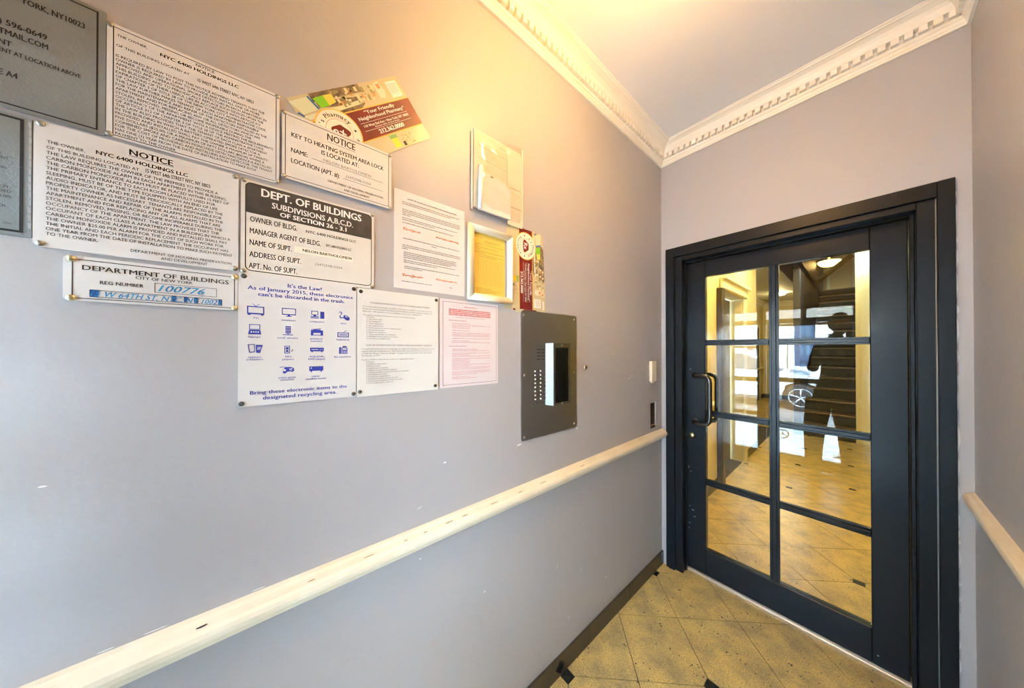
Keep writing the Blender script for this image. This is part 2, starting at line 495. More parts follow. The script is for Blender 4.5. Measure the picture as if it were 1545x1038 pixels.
# walls are solid slabs, their room faces on x=0, y=0 and x=W
wl = struct('wall_left', MB().box(-0.3, 0.0, -2.62, 0.0, -0.02, 1.129 - 0.165).box(-0.3, 0.0, -2.62, -0.171, 0.964, 1.135)
            .box(-0.3, 0.0, -0.087, 0.0, 0.964, 1.135).box(-0.3, 0.0, -2.62, 0.0, 1.135, ZC), wall_m)
struct('wall_back', MB().box(-0.3, 0.06, 0.0, 0.16, -0.02, ZC).box(1.11, W + 0.2, 0.0, 0.16, -0.02, ZC).box(0.06, 1.11, 0.0, 0.16, 2.16, ZC), back_m)
struct('wall_right', MB().box(W, W + 0.2, -2.9, 0.0, -0.02, ZC), wall_m)
struct('ceiling', MB().box(-0.3, W + 0.2, -2.9, 0.16, ZC, ZC + 0.12), ceil_m)
# hall behind the glazed door
struct('wall_hall_left', MB().box(-0.3, -0.10, 0.16, 1.70, -0.02, ZC).box(-0.3, -0.10, 2.70, 3.5, -0.02, ZC).box(-0.3, -0.10, 1.70, 2.70, 2.16, ZC)
       .box(-1.15, -1.0, 3.4, 9.6, -0.02, ZC).box(-1.0, -0.3, 3.4, 3.5, -0.02, ZC), hallwall_m)
struct('wall_hall_right', MB().box(W, W + 0.2, 0.16, 5.0, -0.02, ZC).box(0.853, W + 0.2, 5.0, 10.2, -0.02, 4.5), hallwall_m)
struct('wall_hall_back', MB().box(-1.15, 0.20, 9.5, 9.65, -0.02, ZC), hallwall_m)
struct('wall_stairwell_back', MB().box(0.10, W + 0.2, 10.2, 10.35, ZC - 0.2, 4.5), mat('lamplit_orange_wall', (0.72, 0.50, 0.26), 0.5))  # warm lamplight is put into this wall's orange colour
struct('ceiling_hall', MB().box(-1.2, W + 0.2, 0.16, 4.3, ZC, ZC + 0.15).box(-1.2, 0.237, 4.3, 9.65, ZC, ZC + 0.15), hallceil_m)
struct('ceiling_stairwell', MB().box(-0.1, W + 0.2, 4.2, 10.4, 4.45, 4.6), hallceil_m)
struct('wall_stairwell_front', MB().box(0.0, W + 0.2, 4.15, 4.3, ZC + 0.15, 4.45), hallwall_m)
struct('wall_stair_side', MB().box(0.18, 0.237, 5.0, 10.2, -0.02, ZC).box(0.0, 0.237, 4.3, 10.2, ZC, 4.45), darkwood_m)

# ---- floor: bed, tiles, insets
fl = struct('floor', MB().box(-1.2, W + 0.2, -2.95, 10.2, -0.06, -0.006), grout_m)


def clip(poly, a, b, c):
    """keep a*x+b*y<=c"""
    out = []
    for i, p in enumerate(poly):
        q = poly[(i + 1) % len(poly)]
        dp = a * p[0] + b * p[1] - c; dq = a * q[0] + b * q[1] - c
        if dp <= 0: out.append(p)
        if dp * dq < 0:
            t = dp / (dp - dq)
            out.append((p[0] + t * (q[0] - p[0]), p[1] + t * (q[1] - p[1])))
    return out


FA = Vector((0.007, -0.135)); F1 = Vector((0.2295, -0.2335)); F2 = Vector((-0.2185, -0.2305))


def vtx(i, j):
    return FA + i * F1 + j * F2


def add_tile(poly, name, m, h=0.0):
    area = sum(poly[i][0] * poly[(i + 1) % len(poly)][1] - poly[(i + 1) % len(poly)][0] * poly[i][1] for i in range(len(poly))) / 2
    if len(poly) < 3 or abs(area) < 2e-4: return
    cx = sum(p[0] for p in poly) / len(poly); cy = sum(p[1] for p in poly) / len(poly)
    g = 0.0019
    pp = []
    for p in poly:
        d = Vector((p[0] - cx, p[1] - cy))
        L_ = max(d.length, 1e-6)
        pp.append((p[0] - d.x / L_ * g * 1.35, p[1] - d.y / L_ * g * 1.35))
    MB().prism(pp, 'z', -0.006, h).build(name, m, fl)


HS = 0.0235
for i in range(-30, 30):
    for j in range(-30, 30):
        q = [vtx(i, j), vtx(i + 1, j), vtx(i + 1, j + 1), vtx(i, j + 1)]
        mx_ = sum(p.x for p in q) / 4; my_ = sum(p.y for p in q) / 4
        if my_ < -3.1 or my_ > 5.2 or mx_ < -0.45 or mx_ > 1.5: continue
        poly = [(p.x, p.y) for p in q]
        # cut the corner where a black inset sits (both indices even)
        for (ii, jj) in ((i, j), (i + 1, j), (i + 1, j + 1), (i, j + 1)):
            if ii % 2 == 0 and jj % 2 == 0:
                v = vtx(ii, jj); d = Vector((mx_, my_)) - v
                if abs(d.x) > abs(d.y):
                    s = 1 if d.x > 0 else -1
                    poly = clip(poly, -s, 0, -s * (v.x + s * HS))
                else:
                    s = 1 if d.y > 0 else -1
                    poly = clip(poly, 0, -s, -s * (v.y + s * HS))
        x0 = 0.0 if my_ < 0.08 else -0.10
        poly = clip(poly, -1, 0, -x0)
        poly = clip(poly, 1, 0, W)
        poly = clip(poly, 0, -1, 2.95) if poly else poly
        if len(poly) >= 3: add_tile(poly, 'tile', tile_m)
        if i % 2 == 0 and j % 2 == 0:
            v = vtx(i, j)
            sq = [(v.x - HS, v.y - HS), (v.x + HS, v.y - HS), (v.x + HS, v.y + HS), (v.x - HS, v.y + HS)]
            sq = clip(clip(sq, -1, 0, 0.10 if v.y > 0.1 else 0.0), 1, 0, W)
            if len(sq) >= 3: add_tile(sq, 'inset_tile', inset_m, 0.0002)
tag(MB().box(-1.0, 0.18, 5.2, 9.5, -0.006, 0.0).build('far_tiling', tile_m, fl), kind='stuff')

# ---- baseboards: stone strips with black squares
bl = MB().box(-0.001, 0.008, -2.62, 0.0, 0.0, 0.084).build('baseboard_left', grout_m)
bl['kind'] = 'structure'
y = -0.045
k = 0
while y > -2.62:
    y2 = max(y - (0.41 if k else 0.42), -2.62)
    MB().box(0.0, 0.0105, y2 + 0.0012, y, 0.0, 0.088, 0.0012).build('tile', base_m, bl)
    y = y2; k += 1
MB().box(0.0, 0.0115, -0.045, -0.001, 0.0, 0.088, 0.001).build('corner_tile', inset_m, bl)
for yy in (-1.091, -2.13):
    MB().prism([(yy - 0.030, 0.044), (yy, 0.014), (yy + 0.030, 0.044), (yy, 0.074)], 'x', 0.0105, 0.0113).build('diamond_inset', inset_m, bl)
br = MB().box(W - 0.008, W + 0.001, -2.8, 0.0, 0.0, 0.084).build('baseboard_right', grout_m)
br['kind'] = 'structure'
for k in range(7):
    MB().box(W - 0.0105, W, -0.4 * k - 0.399, -0.4 * k, 0.0, 0.088, 0.0012).build('tile', base_m, br)
hb = MB().box(-0.10, -0.088, 0.2, 1.62, 0.0, 0.10).box(-0.10, -0.088, 2.78, 3.5, 0, 0.10).build('baseboard_hall_left', base_m); hb['kind'] = 'structure'
hb = MB().box(W - 0.012, W, 0.2, 5.0, 0.0, 0.10).build('baseboard_hall_right', base_m); hb['kind'] = 'structure'
hb = MB().box(-1.0, -0.988, 3.5, 9.5, 0.0, 0.12).box(-1.0, 0.18, 9.488, 9.5, 0, 0.12).build('baseboard_hall_far', base_m); hb['kind'] = 'structure'

# ---- crown moulding with dentils
CP = [(0.0, 2.775), (0.010, 2.775), (0.012, 2.781), (0.010, 2.786), (0.013, 2.789), (0.015, 2.796), (0.013, 2.801), (0.019, 2.804), (0.021, 2.811),
      (0.023, 2.813), (0.009, 2.8132), (0.009, 2.842), (0.034, 2.843), (0.038, 2.848), (0.040, 2.852), (0.046, 2.866), (0.056, 2.878), (0.070, 2.886), (0.076, 2.888), (0.080, 2.889),
      (0.082, 2.893), (0.090, 2.896), (0.090, 2.9), (0.0, 2.9)]


def crown(name, P0, P1, nrm, m0, m1, prof=CP, m=trim_m, dent=True):
    """run along P0->P1, nrm points into the room, m0/m1=1 for a mitred inside corner"""
    P0 = Vector(P0); P1 = Vector(P1); nrm = Vector(nrm); d = (P1 - P0).normalized()
    mb = MB()
    a = [mb.bm.verts.new((*(P0 + nrm * p[0] + d * p[0] * m0), p[1])) for p in prof]
    b = [mb.bm.verts.new((*(P1 + nrm * p[0] - d * p[0] * m1), p[1])) for p in prof]
    n = len(prof)
    for i in range(n):
        mb.bm.faces.new((a[i], a[(i + 1) % n], b[(i + 1) % n], b[i]))
    mb.bm.faces.new(a); mb.bm.faces.new(b)
    o = mb.build(name, m)
    o['kind'] = 'structure'
    if dent:
        me = mesh_of(MB().box(-0.0115, 0.0115, 0.008, 0.037, 2.816, 2.8415, 0.001), m)
        L_ = (P1 - P0).length
        cnt = int((L_ - 0.05) / 0.0345)
        ang = math.atan2(d.y, d.x)
        sgn = 1 if (Vector((-d.y, d.x)) - nrm).length < 0.1 else -1
        for k in range(cnt):
            q = P0 + d * (0.040 + k * (L_ - 0.08) / (cnt - 1))
            inst('dentil', me, (q.x, q.y, 0), o, rot=(0, 0, ang if sgn > 0 else ang + math.pi))
    return o


crown('trim_1', (0, -2.62), (0, 0), (1, 0), 0, 1)
crown('trim_2', (0, 0), (W, 0), (0, -1), 1, 1)
crown('trim_3', (W, 0), (W, -2.8), (-1, 0), 1, 0)
HP_ = [(0, 2.76), (0.012, 2.76), (0.02, 2.79), (0.05, 2.84), (0.09, 2.87), (0.10, 2.9), (0, 2.9)]
crown('trim_4', (-0.10, 0.16), (-0.10, 3.5), (1, 0), 0, 0, HP_, halltrim_m, False)
crown('trim_5', (-1.0, 9.5), (0.18, 9.5), (0, -1), 1, 0, HP_, halltrim_m, False)
crown('trim_6', (-1.0, 3.5), (-1.0, 9.5), (1, 0), 0, 1, HP_, halltrim_m, False)

# ---- chair rails
RP = [(0.0, 0.940), (0.012, 0.938), (0.020, 0.933), (0.036, 0.929), (0.043, 0.924), (0.0455, 0.915), (0.044, 0.905), (0.039, 0.899), (0.036, 0.893), (0.030, 0.890), (0.024, 0.881), (0.014, 0.874), (0.0, 0.871)]
crl = crown('trim_7', (0, -2.62), (0, -0.002), (1, 0), 0, 0, RP, rail_m, False)
RP2 = [(p[0] * 0.62, p[1]) for p in RP]
crown('trim_8', (W, -0.002), (W, -2.8), (-1, 0), 0, 0, RP2, rail_m, False)
crown('trim_9', (-0.10, 0.16), (-0.10, 1.62), (1, 0), 0, 0, RP2, halltrim_m, False)
crown('trim_10', (-1.0, 3.5), (-1.0, 9.5), (1, 0), 0, 0, RP, halltrim_m, False)
# worn spots in the rail paint (bare brown wood) and paint chips on the wall
rnd = random.Random(3)


def flake(mb, x, y, z, ly, lz, tilt=0.0, axis='x', n=7):
    pts = []
    for k in range(n):
        a = 2 * math.pi * k / n
        rr = rnd.uniform(0.7, 1.15)
        u, v = ly * rr * math.cos(a), lz * rr * math.sin(a)
        u, v = u * math.cos(tilt) - v * math.sin(tilt), u * math.sin(tilt) + v * math.cos(tilt)
        pts.append((x, y + u, z + v))
    mb.quadface(pts)


def top_flake(mb, y, d, ly, ld):
    """on the rail's upper face, between d=0.020 (z .933) and d=0.036 (z .929)"""
    pts = []
    for k in range(7):
        a = 2 * math.pi * k / 7; rr = rnd.uniform(0.75, 1.15)
        dd = d + ld * rr * math.sin(a)
        pts.append((dd, y + ly * rr * math.cos(a), 0.933 - (dd - 0.020) * 0.25 + 0.0006))
    mb.quadface(pts)


mb = MB()
for yy, l in ((-1.90, 0.016), (-1.80, 0.006), (-1.74, 0.007), (-1.66, 0.02), (-1.60, 0.012), (-1.48, 0.02), (-1.35, 0.015), (-1.22, 0.02), (-0.95, 0.02), (-2.03, 0.008)):
    top_flake(mb, yy, 0.0295, l, 0.0016)
mb.build('worn_spot', mat('bare_brown_wood', (0.30, 0.17, 0.07), 0.7), crl)
mb = MB(); top_flake(mb, -2.214, 0.029, 0.009, 0.003)
mb.build('deep_chip', mat('dark_chip', (0.03, 0.03, 0.025), 0.8), crl)
mb = MB()
for px_, z_, a_, b_, t_ in ((-1.660, 1.118, 0.006, 0.003, 0), (-2.406, 1.265, 0.006, 0.0018, 0), (-1.745, 0.997, 0.012, 0.001, 0.2), (-1.745, 0.835, 0.004, 0.002, 0),
                            (-1.10, 0.50, 0.012, 0.0012, 0.9), (-0.92, 0.40, 0.014, 0.0016, 0.9), (-0.9, 0.62, 0.004, 0.002, 0), (-0.42, 1.33, 0.02, 0.001, -0.1), (-0.62, 1.47, 0.006, 0.003, 0),
                            (-0.45, 1.32, 0.008, 0.003, 0), (-2.28, 0.9445, 0.02, 0.0015, 0), (-2.13, 0.9445, 0.014, 0.0012, 0), (-2.34, 0.944, 0.012, 0.0012, 0), (-1.5, 0.60, 0.004, 0.003, 0),
                            (-0.7, 0.25, 0.006, 0.004, 0.4), (-1.02, 0.22, 0.004, 0.003, 0.4), (-1.33, 1.107, 0.012, 0.004, 0.1), (-0.955, 1.108, 0.010, 0.004, 0.1)):
    flake(mb, 0.0008, px_, z_, a_, b_, t_)
mb.build('paint_chip', mat('white_chip', (0.80, 0.80, 0.78), 0.6), wl)

# ---- ceiling lamp of the vestibule (just above the picture, it lights the warm patch)
LX, LY = 0.64, -1.33
t = thing('ceiling_light', (LX, LY, ZC), 'round warm glass lamp hanging close below the vestibule ceiling', 'light')
MB().lathe([(0.06, 0.0), (0.062, -0.012), (0.050, -0.020)], (LX, LY, ZC), 'z', 28).build('ceiling_plate', brass_m, t)
MB().lathe([(0.010, -0.02), (0.010, -0.150)], (LX, LY, ZC), 'z', 12).build('stem', brass_m, t)
MB().lathe([(0.012, -0.140), (0.06, -0.146), (0.105, -0.165), (0.125, -0.195), (0.118, -0.228), (0.085, -0.254), (0.040, -0.267), (0.002, -0.270)], (LX, LY, ZC), 'z', 28).build(
    'glass_bowl', mat('warm_glowing_glass', (1, 0.9, 0.7), 0.3, emit=(1.0, 0.55, 0.17), estr=LAMP), t)

# ================================================================== THE GLAZED DOOR
fr = MB()
fo, fi = (0.035, 1.134, 2.184), (0.088, 1.0926, 2.122)


def portal(mb, o, i, y0, y1, bev=0.002):
    """left, right jamb and head between outer (x0,x1,z) and inner (x0,x1,z)"""
    mb.box(o[0], i[0], y0, y1, 0.0, o[2], bev)
    mb.box(i[1], o[1], y0, y1, 0.0, o[2], bev)
    mb.box(i[0], i[1], y0, y1, i[2], o[2], bev)
    return mb


dr = thing('door_frame', (0.585, 0.0, 0.0), None, None, kind='structure')
dr.name = 'door_1'; ORG['door_1'] = Vector((0.585, 0.0, 0.0))
portal(MB(), fo, fi, -0.018, 0.01).build('casing', black2_m, dr)
portal(MB(), (0.0885, 1.092, 2.1215), (0.133, 1.0438, 2.092), -0.002, 0.10).build('jamb', black2_m, dr)
portal(MB(), (0.134, 1.043, 2.091), (0.1405, 1.0295, 2.082), 0.046, 0.125).build('door_stop', black_m, dr)
portal(MB(), (0.050, 1.122, 2.165), (0.1335, 1.0435, 2.0915), 0.1005, 0.165).build('rear_casing', black2_m, dr)
MB().tube([(1.0905, -0.0035, 0.0), (1.0905, -0.0035, 2.12)], 0.0018, 6).build('highlight_strip', mat('grey_highlight', (0.25, 0.27, 0.29), 0.3), dr)  # grey strip paints the highlight along the right-hand groove of the frame
th = MB().box(0.134, 1.043, 0.062, 0.135, 0.0, 0.012, 0.002)
th.build('threshold', mat('aluminium', (0.70, 0.66, 0.60), 0.35, 0.9), dr)
for q in range(5):
    MB().box(0.134, 1.043, 0.066 + q * 0.004, 0.0675 + q * 0.004, 0.012, 0.0132).build('threshold_ridge', MATS['aluminium'], dr)

A = R(2.65)
leaf = thing('glazed_door', (1.028, 0.08, 0.0), 'black painted door with eight glass panes and pull handles, standing just off its frame', 'door', rotz=0.0)
ORG[leaf.name] = Vector((0, 0, 0))
ZERO = Vector((0, 0, 0))


def lb(mb, u0, u1, z0, z1, d0, d1, bev=0.0015):
    """leaf-local box: u to the left of the hinge, d backwards from the front face"""
    return mb.box(-u1, -u0, d0, d1, z0, z1, bev)


UL, ZB, ZT = 0.892, 0.016, 2.080
GU0, GU1, GZ0, GZ1 = 0.1075, 0.785, 0.178, 1.976
T = 0.045
lb(MB(), 0.0, GU0, ZB, ZT, 0, T, 0.003).build('stile', black_m, leaf)
lb(MB(), GU1, UL, ZB, ZT, 0, T, 0.003).build('stile', black_m, leaf)
lb(MB(), GU0, GU1, GZ1, ZT, 0, T, 0.002).build('top_rail', black_m, leaf)
lb(MB(), GU0, GU1, ZB, GZ0, 0, T, 0.002).build('bottom_rail', black_m, leaf)
MU = (0.4288, 0.4714)
HZ = [(1.521, 1.557), (1.056, 1.094), (0.600, 0.640)]


def bar_profile_v(mb, u0, u1, z0, z1):
    w = (u1 - u0)
    lb(mb, u0, u1, z0, z1, 0.012, T - 0.012, 0.001)
    lb(mb, u0 + w * 0.26, u1 - w * 0.26, z0, z1, 0.003, T - 0.003, 0.002)
    return mb


def bar_profile_h(mb, u0, u1, z0, z1):
    w = (z1 - z0)
    lb(mb, u0, u1, z0, z1, 0.012, T - 0.012, 0.001)
    lb(mb, u0, u1, z0 + w * 0.26, z1 - w * 0.26, 0.003, T - 0.003, 0.002)
    return mb


bar_profile_v(MB(), MU[0], MU[1], GZ0, GZ1).build('muntin', black_m, leaf)
for z0, z1 in HZ:
    bar_profile_h(MB(), GU0, MU[0], z0, z1).build('muntin', black_m, leaf)
    bar_profile_h(MB(), MU[1], GU1, z0, z1).build('muntin', black_m, leaf)
zs = [GZ0, HZ[2][0], HZ[2][1], HZ[1][0], HZ[1][1], HZ[0][0], HZ[0][1], GZ1]
for u0, u1 in ((GU0, MU[0]), (MU[1], GU1)):
    for k in range(4):
        # panes turned slightly in their rebates to steer where reflections fall
        w = (u1 - u0) / 2
        p = MB().box(-w - 0.001, w + 0.001, -0.0022, 0.0022, 0, zs[2 * k + 1] - zs[2 * k]).build('pane', pane_m, leaf, local=True)
        p.location = (-(u0 + u1) / 2, 0.0225, zs[2 * k])
        p.rotation_euler = (0, 0, A)
# pull handles: offset D bars, one on each face
hm = mat('black_handle_enamel', (0.012, 0.012, 0.013), 0.22, spec=0.7, coat=0.4)


def dbar(y, s):
    pts = [(-0.842, 0.0 if s < 0 else T, 1.320), (-0.842, y * 0.45, 1.322), (-0.836, y * 0.8, 1.324), (-0.820, y, 1.325), (-0.785, y, 1.325), (-0.762, y, 1.318), (-0.750, y, 1.303), (-0.7465, y, 1.280),
           (-0.7465, y, 1.17), (-0.7465, y, 1.055), (-0.750, y, 1.032), (-0.762, y, 1.017), (-0.785, y, 1.010), (-0.820, y, 1.010), (-0.836, y * 0.8, 1.011), (-0.842, y * 0.45, 1.012), (-0.842, 0.0 if s < 0 else T, 1.014)]
    return MB().tube(pts, 0.0145, 14)


h1 = dbar(-0.052, -1).build('pull_handle', hm, leaf)
h2 = dbar(T + 0.052, 1).build('pull_handle', hm, leaf)
MB().lathe([(0.021, 0.0), (0.021, -0.005), (0.018, -0.007)], (-0.842, 0, 1.320), 'y', 16).build('mount', hm, h1)
MB().lathe([(0.021, 0.0), (0.021, -0.005), (0.018, -0.007)], (-0.842, 0, 1.014), 'y', 16).build('mount', hm, h1)
lk = MB().lathe([(0.0165, 0.0), (0.0165, -0.006), (0.0145, -0.010), (0.0005, -0.0102)], (-0.8635, 0, 0.914), 'y', 24).build('lock_cylinder', brass_m, leaf)
MB().box(-0.867, -0.860, -0.0115, -0.0102, 0.912, 0.9155).build('keyhole', ink_m, lk)
mb = MB()
for u, z, a, b in ((0.886, 0.70, 0.006, 0.001), (0.884, 0.69, 0.001, 0.006), (0.872, 0.668, 0.004, 0.0015), (0.88, 0.43, 0.004, 0.001), (0.86, 0.41, 0.010, 0.001), (0.85, 0.37, 0.007, 0.001), (0.89, 0.36, 0.004, 0.0012),
                   (0.88, 0.315, 0.006, 0.0008), (0.883, 0.28, 0.004, 0.0008), (0.873, 1.36, 0.003, 0.002), (0.09, 0.062, 0.003, 0.002)):
    mb.quadface([(-u - a, -0.0006, z - b), (-u + a, -0.0006, z - b * 0.5), (-u + a, -0.0006, z + b), (-u - a * 0.6, -0.0006, z + b)])
mb.build('scratches', mat('pale_scratch', (0.45, 0.47, 0.48), 0.6), leaf)

# torn caulk down the right edge of the frame
mb = MB()
rr_ = random.Random(11)
z = 0.1
while z < 2.15:
    l = rr_.uniform(0.02, 0.12)
    w = rr_.uniform(0.001, 0.0045)
    mb.prism([(1.133, z), (1.137, z), (1.137 + w, z + l * 0.3), (1.138 + w * 0.4, z + l * 0.7), (1.133, z + l)], 'y', -0.004, 0.0)
    z += l + rr_.uniform(0.0, 0.05)
mb.build('caulk', mat('white_caulk', (0.72, 0.72, 0.74), 0.7), dr)

# ================================================================== ENTRY (seen only in the glass of the door)
en = thing('door_2', (0.55, -2.8, 0.0), None, None, kind='structure')


def eb(name, x0, x1, z0, z1, y0=-2.84, y1=-2.78):
    return MB().box(x0, x1, y0, y1, z0, z1, 0.003).build(name, entry_m, en)


MB().box(-0.3, 0.0, -2.9, -2.6201, -0.02, ZC).box(0.0, W, -2.9, -2.8, 2.03, ZC).build('wall_panel', wall_m, en)
for nm, *q in (('post', 0.0, 0.022, 0, 2.03), ('post', 0.27, 0.36, 0, 2.03), ('post', 1.115, W, 0, 2.03),
               ('sill', 0.022, 0.27, 0.0, 0.135), ('transom_bar', 0.022, 0.27, 1.825, 1.885), ('transom_bar', 0.36, 1.115, 1.825, 1.885),
               ('head_bar', 0.022, 0.27, 2.0, 2.03), ('head_bar', 0.36, 1.115, 2.0, 2.03),
               ('glazing_bar', 0.022, 0.27, 0.60, 0.645), ('glazing_bar', 0.022, 0.27, 1.05, 1.11), ('glazing_bar', 0.022, 0.27, 1.51, 1.54),
               ('glazing_bar', 0.69, 0.74, 1.885, 2.0)):
    eb(nm, *q)
for x0, x1, z0, z1 in ((0.022, 0.27, 0.135, 0.60), (0.022, 0.27, 0.645, 1.05), (0.022, 0.27, 1.11, 1.51), (0.022, 0.27, 1.54, 1.825), (0.022, 0.27, 1.885, 2.0), (0.36, 0.69, 1.885, 2.0), (0.74, 1.115, 1.885, 2.0)):
    MB().box(x0, x1, -2.812, -2.807, z0, z1).build('pane', pane_m, en)
ed = thing('entry_door', (0.74, -2.8, 0.0), 'brown street door with a long glass light and curled ironwork, reflected in the glazed door', 'door')
for nm, *q in (('stile', 0.364, 0.43, 0.01, 1.82), ('stile', 1.06, 1.111, 0.01, 1.82), ('bottom_rail', 0.43, 1.06, 0.01, 0.15), ('top_rail', 0.43, 1.06, 1.79, 1.82), ('lock_rail', 0.43, 1.06, 1.07, 1.125)):
    MB().box(q[0], q[1], -2.835, -2.785, q[2], q[3], 0.003).build(nm, entry_m, ed)
MB().box(0.43, 1.06, -2.812, -2.807, 0.15, 1.07).build('pane', pane_m, ed)
MB().box(0.43, 1.06, -2.812, -2.807, 1.125, 1.79).build('pane', pane_m, ed)


def spiral(cx, cz, r, turns, a0, sgn):
    return [(cx + r * (1 - 0.8 * k / 18) * math.cos(a0 + sgn * turns * 2 * math.pi * k / 18), -2.795, cz + r * (1 - 0.8 * k / 18) * math.sin(a0 + sgn * turns * 2 * math.pi * k / 18)) for k in range(19)]


iron_m = mat('lit_pale_ironwork', (0.75, 0.70, 0.50), 0.4)  # pale colour stands in for light falling on the ironwork
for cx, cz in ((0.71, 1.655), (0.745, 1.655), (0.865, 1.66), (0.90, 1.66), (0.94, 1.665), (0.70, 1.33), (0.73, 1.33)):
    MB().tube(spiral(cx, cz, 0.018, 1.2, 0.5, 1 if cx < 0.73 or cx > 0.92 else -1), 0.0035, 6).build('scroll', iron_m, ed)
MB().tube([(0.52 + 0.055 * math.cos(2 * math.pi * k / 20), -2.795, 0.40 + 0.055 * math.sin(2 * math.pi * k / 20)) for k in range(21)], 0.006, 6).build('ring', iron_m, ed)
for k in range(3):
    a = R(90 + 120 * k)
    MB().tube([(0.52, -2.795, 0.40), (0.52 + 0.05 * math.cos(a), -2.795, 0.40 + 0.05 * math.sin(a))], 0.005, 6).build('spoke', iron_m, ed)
for k in range(5):
    a = R(90 + 45 * (k - 2))
    MB().tube([(0.996, -2.795, 0.21), (0.996 + 0.05 * math.cos(a), -2.795, 0.21 + 0.06 * math.sin(a))], 0.004, 6).build('spray', mat('dark_ironwork', (0.05, 0.07, 0.05), 0.5), ed)

# ================================================================== HALL FURNITURE (behind the glass)
cs = thing('door_3', (-0.1, 2.2, 0), None, None, kind='structure')
MB().box(-0.10, -0.045, 1.60, 1.70, 0, 2.16, 0.006).build('dark_post', darkwood_m, cs)
MB().box(-0.10, -0.070, 2.70, 2.80, 0, 2.16, 0.006).build('casing', halltrim_m, cs)
MB().box(-0.10, -0.060, 1.70, 2.82, 2.165, 2.30, 0.012).box(-0.06, -0.03, 1.69, 2.84, 2.27, 2.31, 0.004).build('head_casing', halltrim_m, cs)
MB().box(-0.26, -0.235, 1.71, 2.69, 0.0, 2.15, 0.002).build('door_leaf', olivedoor_m, cs)
for z0, z1 in ((0.2, 0.95), (1.1, 1.95)):
    MB().box(-0.235, -0.228, 1.82, 2.16, z0, z1, 0.003).build('panel', olivedoor_m, cs)
    MB().box(-0.235, -0.228, 2.24, 2.58, z0, z1, 0.003).build('panel', olivedoor_m, cs)
c2 = thing('door_4', (-1.0, 8.6, 0), None, None, kind='structure')
MB().box(-1.0, -0.97, 8.0, 8.08, 0, 2.1, 0.004).box(-1.0, -0.97, 8.9, 8.98, 0, 2.1, 0.004).box(-1.0, -0.97, 8.0, 8.98, 2.1, 2.2, 0.004).build('casing', halltrim_m, c2)
MB().box(-1.0, -0.985, 8.08, 8.9, 0, 2.1).build('door_leaf', olivedoor_m, c2)
# staircase
st = thing('staircase', (0.545, 5.0, 0.0), 'dark brown staircase rising beyond the glazed door beside a wood panelled wall', 'stairs')
for k in range(16):
    z1 = 0.19 * (k + 1); y0 = 5.0 + 0.27 * k
    MB().box(0.240, 0.850, y0, y0 + 0.02, 0.19 * k, z1 - 0.03, 0.001).build('riser', riser_m, st)
    MB().box(0.240, 0.850, y0 - 0.025, y0 + (0.27 if k < 15 else 0.9), z1 - 0.03, z1, 0.006, 2).build('tread', tread_m, st)
MB().prism([(5.03, 0), (9.3, 0), (9.3, 2.98), (9.1, 2.98)], 'x', 0.2405, 0.8495).build('carriage', riser_m, st)
np_ = MB().box(0.150, 0.2395, 4.955, 4.998, 0, ZC - 0.001, 0.004).build('newel_post', darkwood_m)
tag(np_, 'tall brown post at the foot of the dark stairs', 'post')
bm_ = MB()
bm_.tube([(0.24, 7.6, 3.02), (0.80, 7.6, 3.55)], 0.05, 4)
tag(bm_.build('sloping_beam', mat('amber_wood', (0.40, 0.24, 0.07), 0.4)), 'amber wooden beam sloping across the lit stairwell opening', 'beam')
wt = thing('stairwell_trim', (0.5, 10.15, 3.0), 'upright white trim strips on the upstairs wall coloured orange as lamplit', 'trim')
MB().box(0.30, 0.36, 10.17, 10.2, 2.9, 4.2).build('strip', halltrim_m, wt)
MB().box(0.78, 0.82, 10.17, 10.2, 2.9, 4.2).build('strip', halltrim_m, wt)
dm = thing('dome_light', (0.445, 8.0, 3.44), 'glowing amber dome lamp hanging over the top of the stairs', 'light')
MB().lathe([(0.19, 0.0), (0.195, -0.02), (0.175, -0.06), (0.13, -0.105), (0.06, -0.125), (0.003, -0.13)], (0.445, 8.0, 3.57), 'z', 28).build(
    'bowl', mat('amber_glowing_glass', (1, 0.8, 0.4), 0.3, emit=(1.0, 0.62, 0.20), estr=DOME), dm)
MB().lathe([(0.02, 0.0), (0.02, 0.88)], (0.445, 8.0, 3.57), 'z', 10).build('stem', brass_m, dm)
for i, (x, y_, e) in enumerate(((0.55, 1.5, 1.0), (0.30, 2.6, 1.0), (-0.35, 7.6, 1.0))):
    hl = thing('ceiling_light', (x, y_, ZC), ('round flush light on the hall ceiling just inside the glazed door', 'round flush light on the hall ceiling in front of the stairs', 'bright flush light at the far end of the hall ceiling beside the stair wall')[i], 'light', 'flush lights along the hall ceiling')
    MB().lathe([(0.10, 0.0), (0.105, -0.012), (0.098, -0.02)], (x, y_, ZC), 'z', 20).build('base_ring', chrome_m, hl)
    MB().lathe([(0.095, -0.02), (0.09, -0.04), (0.06, -0.06), (0.002, -0.07)], (x, y_, ZC), 'z', 20).build(
        'glass_bowl', mat('hall_glowing_glass', (1, 0.95, 0.8), 0.3, emit=(1.0, 0.79, 0.36), estr=HALL), hl)

# ================================================================== ON THE LEFT WALL
screw_me = mesh_of(MB().lathe([(0.0048, 0.0), (0.0048, 0.0012), (0.0032, 0.0026), (0.0003, 0.0030)], (0, 0, 0), 'x', 12), screw_m)
dscrew_me = mesh_of(MB().lathe([(0.0052, 0.0), (0.0052, 0.0014), (0.0034, 0.0028), (0.0003, 0.0032)], (0, 0, 0), 'x', 12), darkscrew_m)
bscrew_me = mesh_of(MB().lathe([(0.0055, 0.0), (0.0055, 0.0015), (0.0036, 0.0030), (0.0003, 0.0034)], (0, 0, 0), 'x', 12), brass_m)


